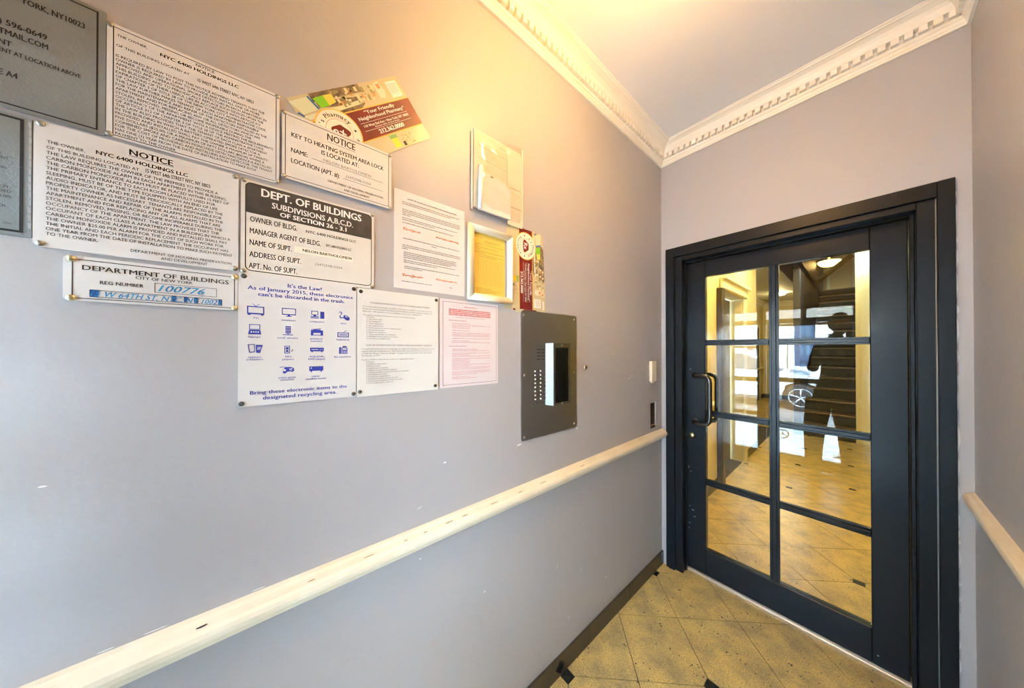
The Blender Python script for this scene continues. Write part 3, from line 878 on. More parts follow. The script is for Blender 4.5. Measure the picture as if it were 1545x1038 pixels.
def plate(name, label, cat, y0, y1, z0, z1, m, th=0.003, r=0.006, x0=0.0004, group=None):
    t = thing(name, (x0, (y0 + y1) / 2, z0), label, cat, group)
    MB().prism(rrect(y0, y1, z0, z1, r), 'x', x0, x0 + th).build('panel', m, t)
    return t


def printed(t, name, rows, m, x):
    for r_ in rows:                      # every printed line is a part of its own
        mb = MB(); wall_row(mb, r_, x); mb.build(name, m, t, recalc=False)


XP = 0.0038
SG = 'notices screwed to the left wall'
# -- two brushed metal signs at the left edge
t = plate('metal_sign', 'large brushed metal sign with black border, address and phone lines, topmost at the left edge', 'sign', -2.604, -2.344, 1.893, 2.122, sign_steel_m, 0.003, 0.002, group=SG)
printed(t, 'lettering', TXT['metal_upper'], ink_m, XP)
ring_x(MB(), -2.597, -2.352, 1.899, 2.116, 0.0005, 0.0022, XP).build('border', ink_m, t, recalc=False)
t = plate('metal_sign', 'scratched teal-grey metal sign below the large brushed one, left of the carbon monoxide notice', 'sign', -2.606, -2.417, 1.686, 1.886, sign_steel_m, 0.003, 0.002, group=SG)
printed(t, 'lettering', TXT['metal_lower'], ink_m, XP)
ring_x(MB(), -2.600, -2.4245, 1.692, 1.8815, 0.0005, 0.0035, XP).build('border', ink_m, t, recalc=False)
mb = MB()
for k in range(14):
    z = 1.70 + k * 0.013
    mb.quadface([(XP, -2.4195, z), (XP, -2.4175, z + 0.002), (XP, -2.4172 - rnd.uniform(0, 0.001), z + 0.010), (XP, -2.4195 - rnd.uniform(0, 0.0015), z + 0.011)])
mb.quadface([(XP, -2.447, 1.796), (XP, -2.419, 1.802), (XP, -2.419, 1.8024), (XP, -2.447, 1.7966)])
mb.build('scratches', mat('pale_scratch', (0.45, 0.47, 0.48), 0.6), t)


def para(t, key, lines, x, m, h=None):
    y0, z0, dz, wmax, hh = PARA[key]
    h = h or hh
    ws = [max(v[0] for v in glyphs(l)[0]) - min(v[0] for v in glyphs(l)[0]) for l in lines]
    s = wmax / max(ws)
    mb = MB()
    for i, l in enumerate(lines):
        z = z0 + dz * i
        text_add(mb, l, lambda u, v, z=z: (x, y0 + u, z + v), h=h, sx=s)
    return mb.build('body_text', m, t, recalc=False)


# -- smoke detector notice
t = plate('notice_sign', 'white smoke detector notice, dense small capitals inside a thin black border', 'sign', -2.343, -2.095, 1.895, 2.108, plate_m, group=SG)
printed(t, 'lettering', TXT['smoke'], ink_m, XP)
para(t, 'smoke', ['IS REQUIRED BY LAW TO POST THIS NOTICE ADVISING TENANTS THAT THE', 'OWNER IS REQUIRED BY LAW TO PROVIDE AND INSTALL ONE OR MORE', 'APPROVED AND OPERATIONAL SMOKE DETECTORS IN EACH APARTMENT IN',
                  'THIS BUILDING AND TO PERIODICALLY REPLACE SUCH DEVICES UPON THE', 'EXPIRATIONS OF THEIR USEFUL LIFE IN ACCORDANCE WITH ARTICLE 312', 'OF CHAPTER 3 OF TITLE 28 OF THE NEW YORK CITY ADMINISTRATIVE CODE.',
                  'THE LAW FURTHER MAKES TENANT OF EACH APARTMENT RESPONSIBLE', 'FOR THE MAINTENANCE AND REPAIR OF THE DETECTORS INSTALLED IN THE', 'APARTMENT AND FOR REPLACING ANY OR ALL DETECTORS WHICH ARE',
                  'STOLEN, REMOVED, MISSING OR BECOME INOPERABLE DURING THE', 'OCCUPANCY OF THE APARTMENT WITH A DEVICE MEETING THE REQUIREMENTS', 'OF ARTICLE 312 OF CHAPTER 3 OF TITLE 28 OF THE ADMINISTRATIVE CODE.',
                  'THE LAW ALSO PROVIDES THAT THE TENANT OF EACH CLASS A APARTMENT', 'IN THE BUILDING IN WHICH A BATTERY-OPERATED SMOKE DETECTOR IS', 'PROVIDED AND INSTALLED SHALL PAY THE OWNER A MAXIMUM OF TWENTY-',
                  'FIVE DOLLARS ($25.00) OR A MAXIMUM OF FIFTY DOLLARS ($50.00) WHERE A', 'COMBINED SMOKE AND CARBON MONOXIDE DETECTING DEVICE IS INSTALLED', 'FOR THE COST OF PROVIDING AND INSTALLING EACH DETECTOR. THE TENANT',
                  'HAS ONE (1) YEAR FROM THE DATE OF INSTALLATION TO MAKE SUCH', 'PAYMENT TO THE OWNER.'], XP, ink_m, 0.0050)
ring_x(MB(), -2.336, -2.1005, 1.8985, 2.102, 0.001, 0.0012, XP).build('border', ink_m, t, recalc=False)
for y_, z_ in ((-2.3395, 2.1035), (-2.0985, 2.1035), (-2.3395, 1.899), (-2.0985, 1.899)): inst('screw', screw_me, (0.0034, y_, z_), t)
# -- carbon monoxide notice
t = plate('notice_sign', 'white carbon monoxide alarm notice without a border, below the smoke detector notice', 'sign', -2.416, -2.1655, 1.673, 1.888, plate_m, r=0.008, group=SG)
printed(t, 'lettering', TXT['co'], ink_m, XP)
para(t, 'co', ['THE LAW REQUIRES THE OWNER OF THE PREMISES TO PROVIDE A', 'CARBON MONOXIDE ALARM IN EACH APARTMENT IN THIS BUILDING.', 'THE CARBON MONOXIDE ALARM MUST BE PLACED WITHIN 15 FEET OF', 'THE PRIMARY ENTRANCE TO EACH ROOM LAWFULLY USED FOR',
               'SLEEPING, MUST BE OF THE TYPE EQUIPPED WITH AN END OF LIFE', 'AUDIO INDICATOR, AND MUST BE PERIODICALLY REPLACED BY THE', 'PROPERTY OWNER AS NECESSARY. TENANTS ARE RESPONSIBLE FOR', 'THE MAINTENANCE AND REPAIR OF THE ALARMS INSTALLED IN THE',
               'APARTMENT AND FOR REPLACING ANY OR ALL ALARMS THAT ARE', 'STOLEN, REMOVED, MISSING, OR BECOME INOPERABLE DURING THE', 'OCCUPANCY OF THE APARTMENT. THE LAW PROVIDES THAT THE', 'OCCUPANT OF EACH CLASS A APARTMENT IN A BUILDING IN WHICH A',
               'CARBON MONOXIDE ALARM IS PROVIDED AND INSTALLED SHALL PAY', 'THE OWNER $25.00 PER ALARM FOR THE COST OF SUCH WORK FOR', 'THE INITIAL AND EACH PERIODIC REPLACEMENT. THE OCCUPANT HAS', 'ONE YEAR FROM THE DATE OF INSTALLATION TO MAKE SUCH PAYMENT', 'TO THE OWNER.'], XP, ink_m, 0.0055)
mb = MB(); mb.quadface([(XP, -2.317, 1.8675), (XP, -2.261, 1.8675), (XP, -2.261, 1.8683), (XP, -2.317, 1.8683)])
mb.build('underline', ink_m, t, recalc=False)
for y_, z_ in ((-2.409, 1.883), (-2.171, 1.883), (-2.409, 1.679), (-2.171, 1.679)): inst('screw', screw_me, (0.0034, y_, z_), t)
# -- registration number plate
t = plate('registration_sign', 'small white building registration plate with blue handwritten number and address, brass screws at its corners', 'sign', -2.387, -2.166, 1.585, 1.665, plate_m, r=0.007, group=SG)
printed(t, 'lettering', TXT['reg'], ink_m, XP)
printed(t, 'handwriting', TXT['reg_ink'], cyan_ink_m, XP + 0.0004)
mb = MB(); ring_x(mb, -2.378, -2.1705, 1.5895, 1.6595, 0.001, 0.0013, XP)
ring_x(mb, -2.2845, -2.1985, 1.611, 1.6295, 0.0002, 0.0008, XP); ring_x(mb, -2.3595, -2.1904, 1.5935, 1.6070, 0.0002, 0.0010, XP)
mb.build('border', ink_m, t, recalc=False)
mb = MB(); mb.quadface([(XP + 0.0002, -2.3588, 1.5942), (XP + 0.0002, -2.3500, 1.5942), (XP + 0.0002, -2.3488, 1.6062), (XP + 0.0002, -2.3588, 1.6062)])
for a, b in ((-2.262, -2.256), (-2.246, -2.241), (-2.232, -2.226), (-2.196, -2.1915)):
    mb.build('ink_patch', navy_patch_m, t, recalc=False); mb = MB()
    mb.quadface([(XP + 0.0002, a, 1.595), (XP + 0.0002, b, 1.595), (XP + 0.0002, b, 1.606), (XP + 0.0002, a, 1.606)])
mb.build('ink_patch', navy_patch_m, t, recalc=False)
for y_, z_ in ((-2.3785, 1.659), (-2.1705, 1.659), (-2.3785, 1.590), (-2.1705, 1.590)): inst('screw', bscrew_me, (0.0034, y_, z_), t)
# -- heating key notice
t = plate('notice_sign', 'white heating system key notice with black border, in front of the tilted flyer', 'sign', -2.090, -1.8375, 1.9125, 2.0745, cream_plate_m, x0=0.0045, r=0.007, group=SG)
XK = 0.0079
printed(t, 'lettering', TXT['key'], ink_m, XK)
printed(t, 'faded_lettering', TXT['key_faint'], faint_m, XK)
mb = MB(); ring_x(mb, -2.0845, -1.845, 1.9175, 2.068, 0.003, 0.0013, XK)
for a, b, z in ((-2.0306, -1.861, 1.9812), (-1.962, -1.861, 1.9565), (-1.999, -1.933, 2.0395)):
    mb.quadface([(XK, a, z), (XK, b, z), (XK, b, z + 0.0007), (XK, a, z + 0.0007)])
mb.build('border', ink_m, t, recalc=False)
for y_, z_ in ((-2.0865, 2.070), (-1.8415, 2.070), (-2.0865, 1.9165), (-1.8415, 1.9165)): inst('screw', screw_me, (0.0076, y_, z_), t)
# -- buildings department sign
t = plate('department_sign', 'cream sign with black header panel reading Dept. of Buildings and five lines below', 'sign', -2.1615, -1.884, 1.671, 1.885, cream_plate_m, r=0.009, group=SG)
pts = [p for p in rrect(-2.1545, -1.890, 1.70, 1.880, 0.011) if p[1] > 1.75] + [(-2.1545, 1.8105), (-1.890, 1.8105)]
mb = MB(); mb.quadface([(XP - 0.0001, *p) for p in pts]); mb.build('header', header_m, t, recalc=False)
printed(t, 'header_lettering', TXT['dept_white'], white_ink_m, XP + 0.0003)
printed(t, 'lettering', TXT['dept'], ink_m, XP)
printed(t, 'faded_lettering', TXT['dept_faint'], faint_m, XP)
ring_x(MB(), -2.1545, -1.890, 1.6775, 1.880, 0.011, 0.0018, XP).build('border', ink_m, t, recalc=False)
mb = MB(); mb.quadface([(XP - 0.0002, -2.066, 1.738), (XP - 0.0002, -1.937, 1.738), (XP - 0.0002, -1.937, 1.753), (XP - 0.0002, -2.066, 1.753)])
mb.build('tape', mat('yellowed_tape', (0.74, 0.72, 0.64), 0.5), t, recalc=False)
for y_, z_ in ((-2.157, 1.881), (-1.889, 1.881), (-2.157, 1.676), (-1.889, 1.676)): inst('screw', screw_me, (0.0034, y_, z_), t)
# -- electronics recycling sign
t = plate('recycling_sign', 'white electronics recycling sign with blue pictures of devices in rows', 'sign', -2.165, -1.9290, 1.3685, 1.6715, plate_m, r=0.004, group=SG)
printed(t, 'lettering', TXT['recycling'], blue_ink_m, XP)
printed(t, 'caption', TXT['caption'], blue_ink_m, XP)
for y_, z_ in ((-2.156, 1.664), (-1.935, 1.664), (-2.159, 1.376), (-1.935, 1.376)): inst('screw', dscrew_me, (0.0034, y_, z_), t)
IC = {  # every shape: fill rectangles (x0,y0,x1,y1) / polygons in a -.5...5 box
    'tv': [(-.5, -.42, .5, -.3), (-.5, .2, .5, .28), (-.5, -.42, -.43, .28), (.43, -.42, .5, .28), [(-.22, .5), (-.18, .5), (0, .32), (-.02, .28)], [(.2, .5), (.24, .5), (.02, .28), (0, .32)], (-.45, -.5, -.3, -.42), (.3, -.5, .45, -.42)],
    'monitor': [(-.5, -.3, .5, -.2), (-.5, .42, .5, .5), (-.5, -.3, -.45, .5), (.45, -.3, .5, .5), (-.08, -.42, .08, -.3), (-.2, -.5, .2, -.42)],
    'computer': [(-.45, -.05, .05, .02), (-.45, .42, .05, .5), (-.45, -.05, -.40, .5), (0, -.05, .05, .5), (-.5, -.5, .1, -.38), (-.5, -.3, .1, -.2), (.2, -.5, .5, .45), (-.3, -.2, -.1, -.05)],
    'mouse': [[(-.05, .1), (.1, .2), (.35, .05), (.5, -.2), (.42, -.45), (.2, -.45), (-.02, -.2)], [(-.5, .3), (-.3, .5), (-.2, .35), (-.38, 0), (-.3, -.25), (0, -.2), (0, -.1), (-.25, -.12), (-.3, .05), (-.12, .4), (-.3, .6)]],
    'laptop': [(-.42, -.02, .42, .03), (-.42, .44, .42, .5), (-.42, -.02, -.36, .5), (.36, -.02, .42, .5), [(-.42, -.05), (.42, -.05), (.5, -.5), (-.5, -.5)]],
    'server': [(-.25, .38, .3, .5), (-.25, .2, .3, .32), (-.25, .02, .3, .14), (-.25, -.16, .3, -.04), (-.25, -.3, .3, -.2), (-.03, -.42, .05, -.3), (-.5, -.5, .5, -.42)],
    'printer': [(-.5, -.1, .5, .2), (-.5, -.4, -.3, -.1), (.3, -.4, .5, -.1), (-.3, -.4, .3, -.33), [(-.5, .22), (-.44, .3), (.35, .45), (.3, .36)], (-.3, .2, .3, .28)],
    'keyboard': [(-.5, -.5, .5, -.38), (-.5, .1, .5, .18), (-.5, -.5, -.42, .18), (.42, -.5, .5, .18), (-.36, -.08, .36, .0), (-.36, -.26, .36, -.16), [(.0, .18), (.05, .18), (.3, .45), (.34, .4), (.28, .5), (.2, .42)]],
    'tablet': [[(-.5, .45), (-.1, .5), (-.08, .42), (-.44, .38)], [(-.5, .45), (-.44, .4), (-.34, -.4), (-.4, -.45)], [(-.4, -.45), (-.05, -.4), (-.05, -.3), (-.38, -.36)], [(-.1, .5), (-.04, .48), (-.03, -.4), (-.08, -.38)], [(.02, .42), (.5, .4), (.3, -.5), (.05, -.45)]],
    'player': [(-.35, .35, .15, .42), (-.35, -.5, .15, -.42), (-.35, -.5, -.28, .42), (.1, -.5, .17, .42), (-.22, -.02, .04, .25), (-.2, -.32, .02, -.1), [(.3, -.3), (.36, -.3), (.5, 0), (.44, .02)]],
    'recorder': [(-.5, -.3, .5, .5), (-.4, -.5, -.3, -.3), (.3, -.5, .4, -.3)],
    'fax': [(-.5, -.5, -.25, .35), (-.2, -.5, .5, .3), (-.1, .35, .4, .5)],
    'console': [[(-.2, .3), (-.1, .45), (.2, .45), (.45, .3), (.5, -.05), (.38, -.3), (.2, -.2), (0, -.25), (-.15, -.5), (-.3, -.4), (-.3, -.1)], [(-.5, .5), (-.25, .5), (-.1, .45), (-.12, .38), (-.3, .42), (-.5, .4)]],
    'cable_box': [(-.5, -.3, .5, .5), (-.4, -.5, -.3, -.3), (.3, -.5, .4, -.3)]}
LT = {'recorder': [(-.4, .05, .1, .15), (.2, .05, .26, .15), (.34, .05, .4, .15)], 'cable_box': [(-.4, .15, -.32, .27)], 'fax': [(-.1, .05, .4, .2), (-.1, -.2, 0, -.1), (.1, -.2, .2, -.1), (.3, -.2, .4, -.1), (-.1, -.4, 0, -.3), (.1, -.4, .2, -.3), (.3, -.4, .4, -.3)],
      'laptop': [(-.3, -.32, -.2, -.2), (-.12, -.32, -.02, -.2), (.05, -.32, .15, -.2), (.22, -.32, .32, -.2)], 'console': [(-.25, -.12, -.1, .12), (.15, .05, .22, .2), (.28, .12, .35, .25), (.24, -.08, .3, .02)], 'tablet': [(.12, .12, .38, .17), (.12, .0, .36, .05), (.12, -.12, .32, -.07)],
      'mouse': [(.12, -.05, .16, .1), (.22, -.1, .26, .05)], 'server': [], 'keyboard': [(-.34, -.05, -.28, -.02)]}
for nm, cy, cz, w_, h_ in ICONS:
    mb = MB()
    def shp(q, x):
        if isinstance(q, tuple): q = [(q[0], q[1]), (q[2], q[1]), (q[2], q[3]), (q[0], q[3])]
        mb.quadface([(x, cy + a * w_, cz + b * h_) for a, b in q])
    for q in IC[nm]: shp(q, XP)
    mb.build('picture', blue_ink_m, t)
    if LT.get(nm):
        mb = MB()
        for q in LT[nm]: shp(q, XP + 0.0003)
        mb.build('picture_detail', white_ink_m, t)
# -- housing information guide
t = plate('guide_sign', 'white bilingual housing guide in fine grey print beside the recycling sign', 'sign', -1.9265, -1.6865, 1.3660, 1.6690, mat('warm_white_enamel', (0.70, 0.70, 0.69), 0.25), r=0.003, group=SG)
en1 = ['A housing information guide, the ABCs of Housing, is available on the New York City', 'Department of Housing Preservation and Development website, nyc.gov, in English and', 'Spanish. The guide is also available in print by calling 311.']
b1 = ['Eviction', 'Heat and hot water', 'Pest management', 'Tenant organizations', 'Rent regulated leases', 'Rental assistance for seniors or disabled tenants', 'Housing discrimination', 'Repairs and maintenance', 'Tenant responsibilities and notifications', 'Affordable housing programs and referrals', 'Free and low cost legal services']
es1 = ['Una guia de informacion de vivienda, the ABCs of Housing, esta disponible en la', 'pagina web del Departamento de Preservacion de Vivienda y Desarrollo de la', 'ciudad de Nueva York en nyc.gov. La guia impresa tambien esta disponible', 'llamando al 311.']
b2 = ['Desalojo', 'Calefaccion y agua caliente', 'Manejo de plagas', 'Organizaciones de inquilinos', 'Alquileres de renta estabilizada regulados', 'Asistencia de alquiler para personas mayores o incapacitados', 'Discriminacion de vivienda', 'Reparaciones y mantenimiento', 'Busqueda de viviendas subsidiadas de renta', 'Recursos para el cuidado de la vivienda y el edificio', 'Servicios legales gratis y a bajo costo']
mb = MB()
GR = XP


def grow(l, y0, z, h, s=None, w=None, b=0):
    text_add(mb, l, lambda u, v: (GR, y0 + u, z + v), width=w, h=h, sx=s, bold=b)


grow('HOUSING INFORMATION GUIDE FOR TENANTS AND OWNERS', -1.894, 1.631, 0.0044, w=0.178)
for i, l in enumerate(en1): grow(l, -1.9124, 1.6195 - 0.0068 * i, 0.0036, w=(0.203, 0.203, 0.170)[i])
grow('The guide contains information about the following items:', -1.9124, 1.5955, 0.0038, w=0.150)
for i, l in enumerate(b1): grow(l, -1.8975, 1.5900 - 0.0061 * i, 0.0038, s=0.0047)
grow('GUIA DE INFORMACION DE VIVIENDA PARA INQUILINOS Y DUENOS', -1.9043, 1.5102, 0.0044, w=0.195)
for i, l in enumerate(es1): grow(l, -1.9150, 1.4995 - 0.0064 * i, 0.0038, w=(0.214, 0.206, 0.206, 0.05)[i])
grow('El guia contiene informacion sobre los siguientes temas:', -1.9151, 1.4690, 0.0038, w=0.148)
for i, l in enumerate(b2): grow(l, -1.8985, 1.4625 - 0.0060 * i, 0.0038, s=0.0047)
for z0, dz in ((1.5900, 0.0061), (1.4625, 0.0060)):
    for i in range(11):
        z = z0 - dz * i
        mb.quadface([(GR, -1.9030, z - 0.0011), (GR, -1.9008, z - 0.0011), (GR, -1.9008, z + 0.0011), (GR, -1.9030, z + 0.0011)])
mb.build('lettering', inkgrey_m, t, recalc=False)
for y_, z_ in ((-1.9175, 1.6595), (-1.694, 1.6590), (-1.919, 1.3800), (-1.697, 1.3790)): inst('screw', dscrew_me, (0.0034, y_, z_), t)


def sheet(name, label, cat, y0, y1, z0, z1, m, x0=0.0006, th=0.0008, curl=0.0, group=None):
    """a thin sheet, its top corner lifted a little"""
    t = thing(name, (x0, (y0 + y1) / 2, z0), label, cat, group)
    mb = MB()
    n = 8
    f = []; b = []
    for j in range(n + 1):
        for i in range(n + 1):
            u, v = i / n, j / n
            off = curl * (u * v) ** 3
            f.append(mb.bm.verts.new((x0 + th + off, y0 + (y1 - y0) * u, z0 + (z1 - z0) * v)))
            b.append(mb.bm.verts.new((x0 + off, y0 + (y1 - y0) * u, z0 + (z1 - z0) * v)))
    for j in range(n):
        for i in range(n):
            k = j * (n + 1) + i
            mb.bm.faces.new((f[k], f[k + 1], f[k + n + 2], f[k + n + 1]))
            mb.bm.faces.new((b[k], b[k + n + 1], b[k + n + 2], b[k + 1]))
    rim = [j for j in range(n + 1)] + [(j + 1) * (n + 1) - 1 for j in range(1, n + 1)] + [n * (n + 1) + i for i in range(n - 1, -1, -1)] + [j * (n + 1) for j in range(n - 1, 0, -1)]
    for a, c in zip(rim, rim[1:] + rim[:1]):
        mb.bm.faces.new((f[a], f[c], b[c], b[a]))
    mb.build('page', m, t)
    return t


rw = random.Random(5)
# -- pinkish sheet
t = sheet('printed_page', 'pinkish white page with fine red print inside a thin maroon border, below the yellow certificate', 'paper', -1.680, -1.440, 1.3675, 1.6680, pink_paper_m, th=0.0012, group='papers on the left wall')
XS = 0.0024
ring_x(MB(), -1.670, -1.4475, 1.3765, 1.6595, 0.0003, 0.0011, XS).build('border', maroon_m, t, recalc=False)
mb = MB(); words(mb, -1.5866, -1.5369, 1.6458, 0.0028, XS, rw)
for z in (1.6345, 1.6285, 1.6225, 1.6165): words(mb, -1.6478, -1.475, z, 0.0044, XS, rw, 0.25)
mb.build('heading', red_ink_m, t, recalc=False)
mb = MB(); words(mb, -1.624, -1.499, 1.608, 0.0026, XS, rw)
for z in (1.5970, 1.5083): words(mb, -1.6477, -1.578, z, 0.0038, XS, rw, 0.2)
z = 1.5870
while z > 1.388:
    if not 1.499 < z < 1.516:
        words(mb, -1.6351, -1.6351 + rw.choice((0.160, 0.160, 0.155, 0.10, 0.07)), z, 0.0028, XS, rw)
    z -= rw.choice((0.0052, 0.0052, 0.0085))
mb.build('body_text', pale_red_ink_m, t, recalc=False)
# -- white form with orange handwriting
t = sheet('printed_page', 'white printed form with four orange handwritten entries', 'paper', -1.828, -1.587, 1.684, 1.9835, paper_m, th=0.0012, group='papers on the left wall')
mb = MB()
words(mb, -1.788, -1.617, 1.9618, 0.0040, XS, rw, 0.2)
for z, a, b in ((1.949, -1.804, -1.608), (1.9435, -1.804, -1.640), (1.9265, -1.804, -1.606), (1.921, -1.804, -1.606), (1.9155, -1.804, -1.606), (1.910, -1.804, -1.778), (1.9005, -1.804, -1.618), (1.8950, -1.804, -1.700), (1.8862, -1.804, -1.631),
                (1.8383, -1.802, -1.606), (1.8318, -1.71, -1.692), (1.8176, -1.804, -1.604), (1.8120, -1.804, -1.604), (1.8065, -1.804, -1.786), (1.7960, -1.799, -1.619), (1.7905, -1.799, -1.62), (1.7850, -1.799, -1.619), (1.7795, -1.799, -1.64),
                (1.7713, -1.799, -1.623), (1.7658, -1.799, -1.69), (1.7528, -1.797, -1.608), (1.7475, -1.797, -1.74), (1.7064, -1.805, -1.708), (1.7066, -1.645, -1.634)):
    words(mb, a, b, z, 0.0030, XS, rw)
mb.build('body_text', inkgrey_m, t, recalc=False)
for (y0, y1, z, dens) in ((-1.802, -1.746, 1.867, 0), (-1.695, -1.610, 1.866, 1), (-1.804, -1.735, 1.7255, 0), (-1.695, -1.617, 1.7275, 1)):
    mb = MB(); pts = []
    n = int((y1 - y0) / 0.0012)
    for k in range(n):
        u = k / n
        amp = 0.0050 if (dens == 0 and (u < 0.25 or 0.4 < u < 0.6)) else 0.0034
        pts.append((XS + 0.0004, y0 + (y1 - y0) * u + 0.0012 * math.sin(k * 1.1), z + amp * math.sin(k * 1.25 + math.sin(k * 0.4) * 1.5) * (0.6 + 0.4 * math.sin(k * 0.31))))
    mb.tube(pts, 0.00075, 4)
    mb.build('handwriting', orange_ink_m, t)


# -- pharmacy flyers
def flyer(name, label, org, eu, ev, x0, full=True, group=None):
    """org = corner where v=0,u=0 ; eu along the long side, ev across, in wall (y,z)"""
    t = thing(name, (x0, org[0], org[1]), label, 'flyer', group)
    P = lambda u, v, x=0.0: (x0 + 0.0008 + x, org[0] + eu[0] * u + ev[0] * v, org[1] + eu[1] * u + ev[1] * v)
    L_, Wd = 0.333, 0.176
    mb = MB()
    f = [mb.bm.verts.new(P(*q)) for q in ((0, 0), (L_, 0), (L_, Wd), (0, Wd))]
    b = [mb.bm.verts.new((x0, P(*q)[1], P(*q)[2])) for q in ((0, 0), (L_, 0), (L_, Wd), (0, Wd))]
    mb.bm.faces.new(f); mb.bm.faces.new(b)
    for i in range(4): mb.bm.faces.new((f[i], f[(i + 1) % 4], b[(i + 1) % 4], b[i]))
    mb.build('page', flyer_m, t)
    def patch(nm, polys, m, dx):
        mb = MB()
        for q in polys: mb.quadface([P(u, v, dx) for u, v in q])
        o = mb.build(nm, m, t, recalc=False)
        if len(polys) > 2: o['kind'] = 'stuff'
        return o
    q4 = lambda u0, v0, u1, v1: [(u0, v0), (u1, v0), (u1, v1), (u0, v1)]
    # pictured shop shelves
    patch('shelf_picture', [q4(0.055, 0.0005, 0.20, 0.020), [(0.06, 0.020), (0.20, 0.030), (0.15, 0.044), (0.06, 0.034)], [(0.05, 0.048), (0.19, 0.046), (0.17, 0.057), (0.03, 0.058)]], mat('dark_shelf_print', (0.09, 0.065, 0.045), 0.35, noise=(60, 0.15, (0.30, 0.22, 0.12))), 0.0002)
    rp = random.Random(9)
    goods = {'cream_goods': [], 'rust_goods': [], 'olive_goods': []}
    for k in range(46):
        u = rp.uniform(0.11, 0.235); v = rp.uniform(0.003, 0.042); s = rp.uniform(0.004, 0.010)
        goods[rp.choice(list(goods))].append(q4(u, v, u + s, v + s * rp.uniform(0.6, 1.4)))
    patch('goods', goods['cream_goods'], mat('cream_goods_print', (0.75, 0.62, 0.38), 0.35), 0.0003)
    patch('goods', goods['rust_goods'], mat('rust_goods_print', (0.55, 0.30, 0.12), 0.35), 0.00035)
    patch('goods', goods['olive_goods'], mat('olive_goods_print', (0.28, 0.27, 0.12), 0.35), 0.0004)
    patch('green_box', [[(0.058, 0.012), (0.088, 0.010), (0.090, 0.034), (0.066, 0.036)]], mat('lime_green_print', (0.22, 0.60, 0.02), 0.35), 0.00045)
    patch('yellow_box', [[(0.088, 0.010), (0.112, 0.010), (0.112, 0.030), (0.090, 0.034)]], mat('yellow_green_print', (0.70, 0.62, 0.10), 0.35), 0.00045)
    patch('blue_edge', [[(0.047, 0.006), (0.052, 0.005), (0.060, 0.036), (0.055, 0.037)], [(0.0, 0.035), (0.006, 0.033), (0.014, 0.044), (0.010, 0.046)]], mat('royal_blue_print', (0.04, 0.16, 0.45), 0.35), 0.0005)
    patch('paper_roll', [[(0.0, 0.008), (0.047, 0.006), (0.055, 0.037), (0.014, 0.040)], [(0.01, 0.044), (0.20, 0.036), (0.17, 0.047), (0.02, 0.054)]], mat('pale_green_print', (0.62, 0.66, 0.46), 0.35), 0.00025)
    patch('pharmacist', [[(0.245, 0.008), (0.262, 0.004), (0.27, 0.03), (0.262, 0.046), (0.245, 0.044)]], mat('pale_coat_print', (0.78, 0.66, 0.52), 0.35), 0.0005)
    patch('face', [[(0.250, 0.010), (0.262, 0.010), (0.262, 0.022), (0.252, 0.022)]], mat('tan_face_print', (0.55, 0.28, 0.10), 0.35), 0.0006)
    patch('coupon', [q4(0.285, 0.010, 0.322, 0.050)], mat('coupon_white_print', (0.85, 0.84, 0.80), 0.4), 0.0003)
    mb = MB()
    for k in range(8):
        mb.quadface([P(0.288 + 0.004 * k, 0.014, 0.0005), P(0.2892 + 0.004 * k, 0.014, 0.0005), P(0.2892 + 0.004 * k, 0.046 - 0.006 * (k % 2), 0.0005), P(0.288 + 0.004 * k, 0.046 - 0.006 * (k % 2), 0.0005)])
    mb.build('coupon_text', inkgrey_m, t, recalc=False)
    # the red band between gold rules
    patch('gold_rule', [q4(0, 0.0565, L_, 0.0595), q4(0, 0.131, L_, 0.134)], gold_m, 0.0006)
    patch('red_band', [q4(0, 0.0592, L_, 0.1312)], flyer_red_m, 0.0007)
    # below the band: pill bottle, small print
    patch('bottle_label', [q4(0.20, 0.145, 0.222, 0.170)], mat('yellow_label_print', (0.80, 0.62, 0.03), 0.35), 0.0004)
    patch('bottle_cap', [q4(0.198, 0.136, 0.224, 0.146)], mat('green_cap_print', (0.20, 0.42, 0.12), 0.35), 0.0004)
    rp2 = random.Random(4)
    patch('confetti', [q4(u, v, u + 0.004, v + 0.003) for u, v in [(rp2.uniform(0.232, 0.275), rp2.uniform(0.140, 0.172)) for _ in range(26)]], mat('rust_goods_print', (0.55, 0.30, 0.12), 0.35), 0.0004)
    patch('dark_logo', [q4(0.232, 0.160, 0.242, 0.172)], ink_m, 0.0005)
    if full:
        cu, cv, r0 = 0.070, 0.095, 0.054
        disc = lambda r, dx, m, nm: patch(nm, [[(cu + r * math.cos(2 * math.pi * k / 40), cv + r * math.sin(2 * math.pi * k / 40)) for k in range(40)]], m, dx)
        disc(r0 + 0.003, 0.0009, gold_m, 'seal_rim'); disc(r0, 0.0010, mat('seal_cream', (0.84, 0.78, 0.66), 0.35), 'seal')
        mb = MB()
        for k in range(40):
            a, b = 2 * math.pi * k / 40, 2 * math.pi * (k + 1) / 40
            mb.quadface([P(cu + r * math.cos(w), cv + r * math.sin(w), 0.0011) for r, w in ((0.0325, a), (0.0325, b), (0.0317, b), (0.0317, a))])
        mb.build('seal_ring', red_ink_m, t, recalc=False)
        patch('seal_emblem', [[(cu + 0.024 * math.cos(a) * (1 + 0.22 * math.sin(3 * a)), cv + 0.020 * math.sin(a) * (1 + 0.2 * math.cos(2 * a))) for a in [2 * math.pi * k / 24 for k in range(24)]]], flyer_red_m, 0.0012)
        mb = MB()
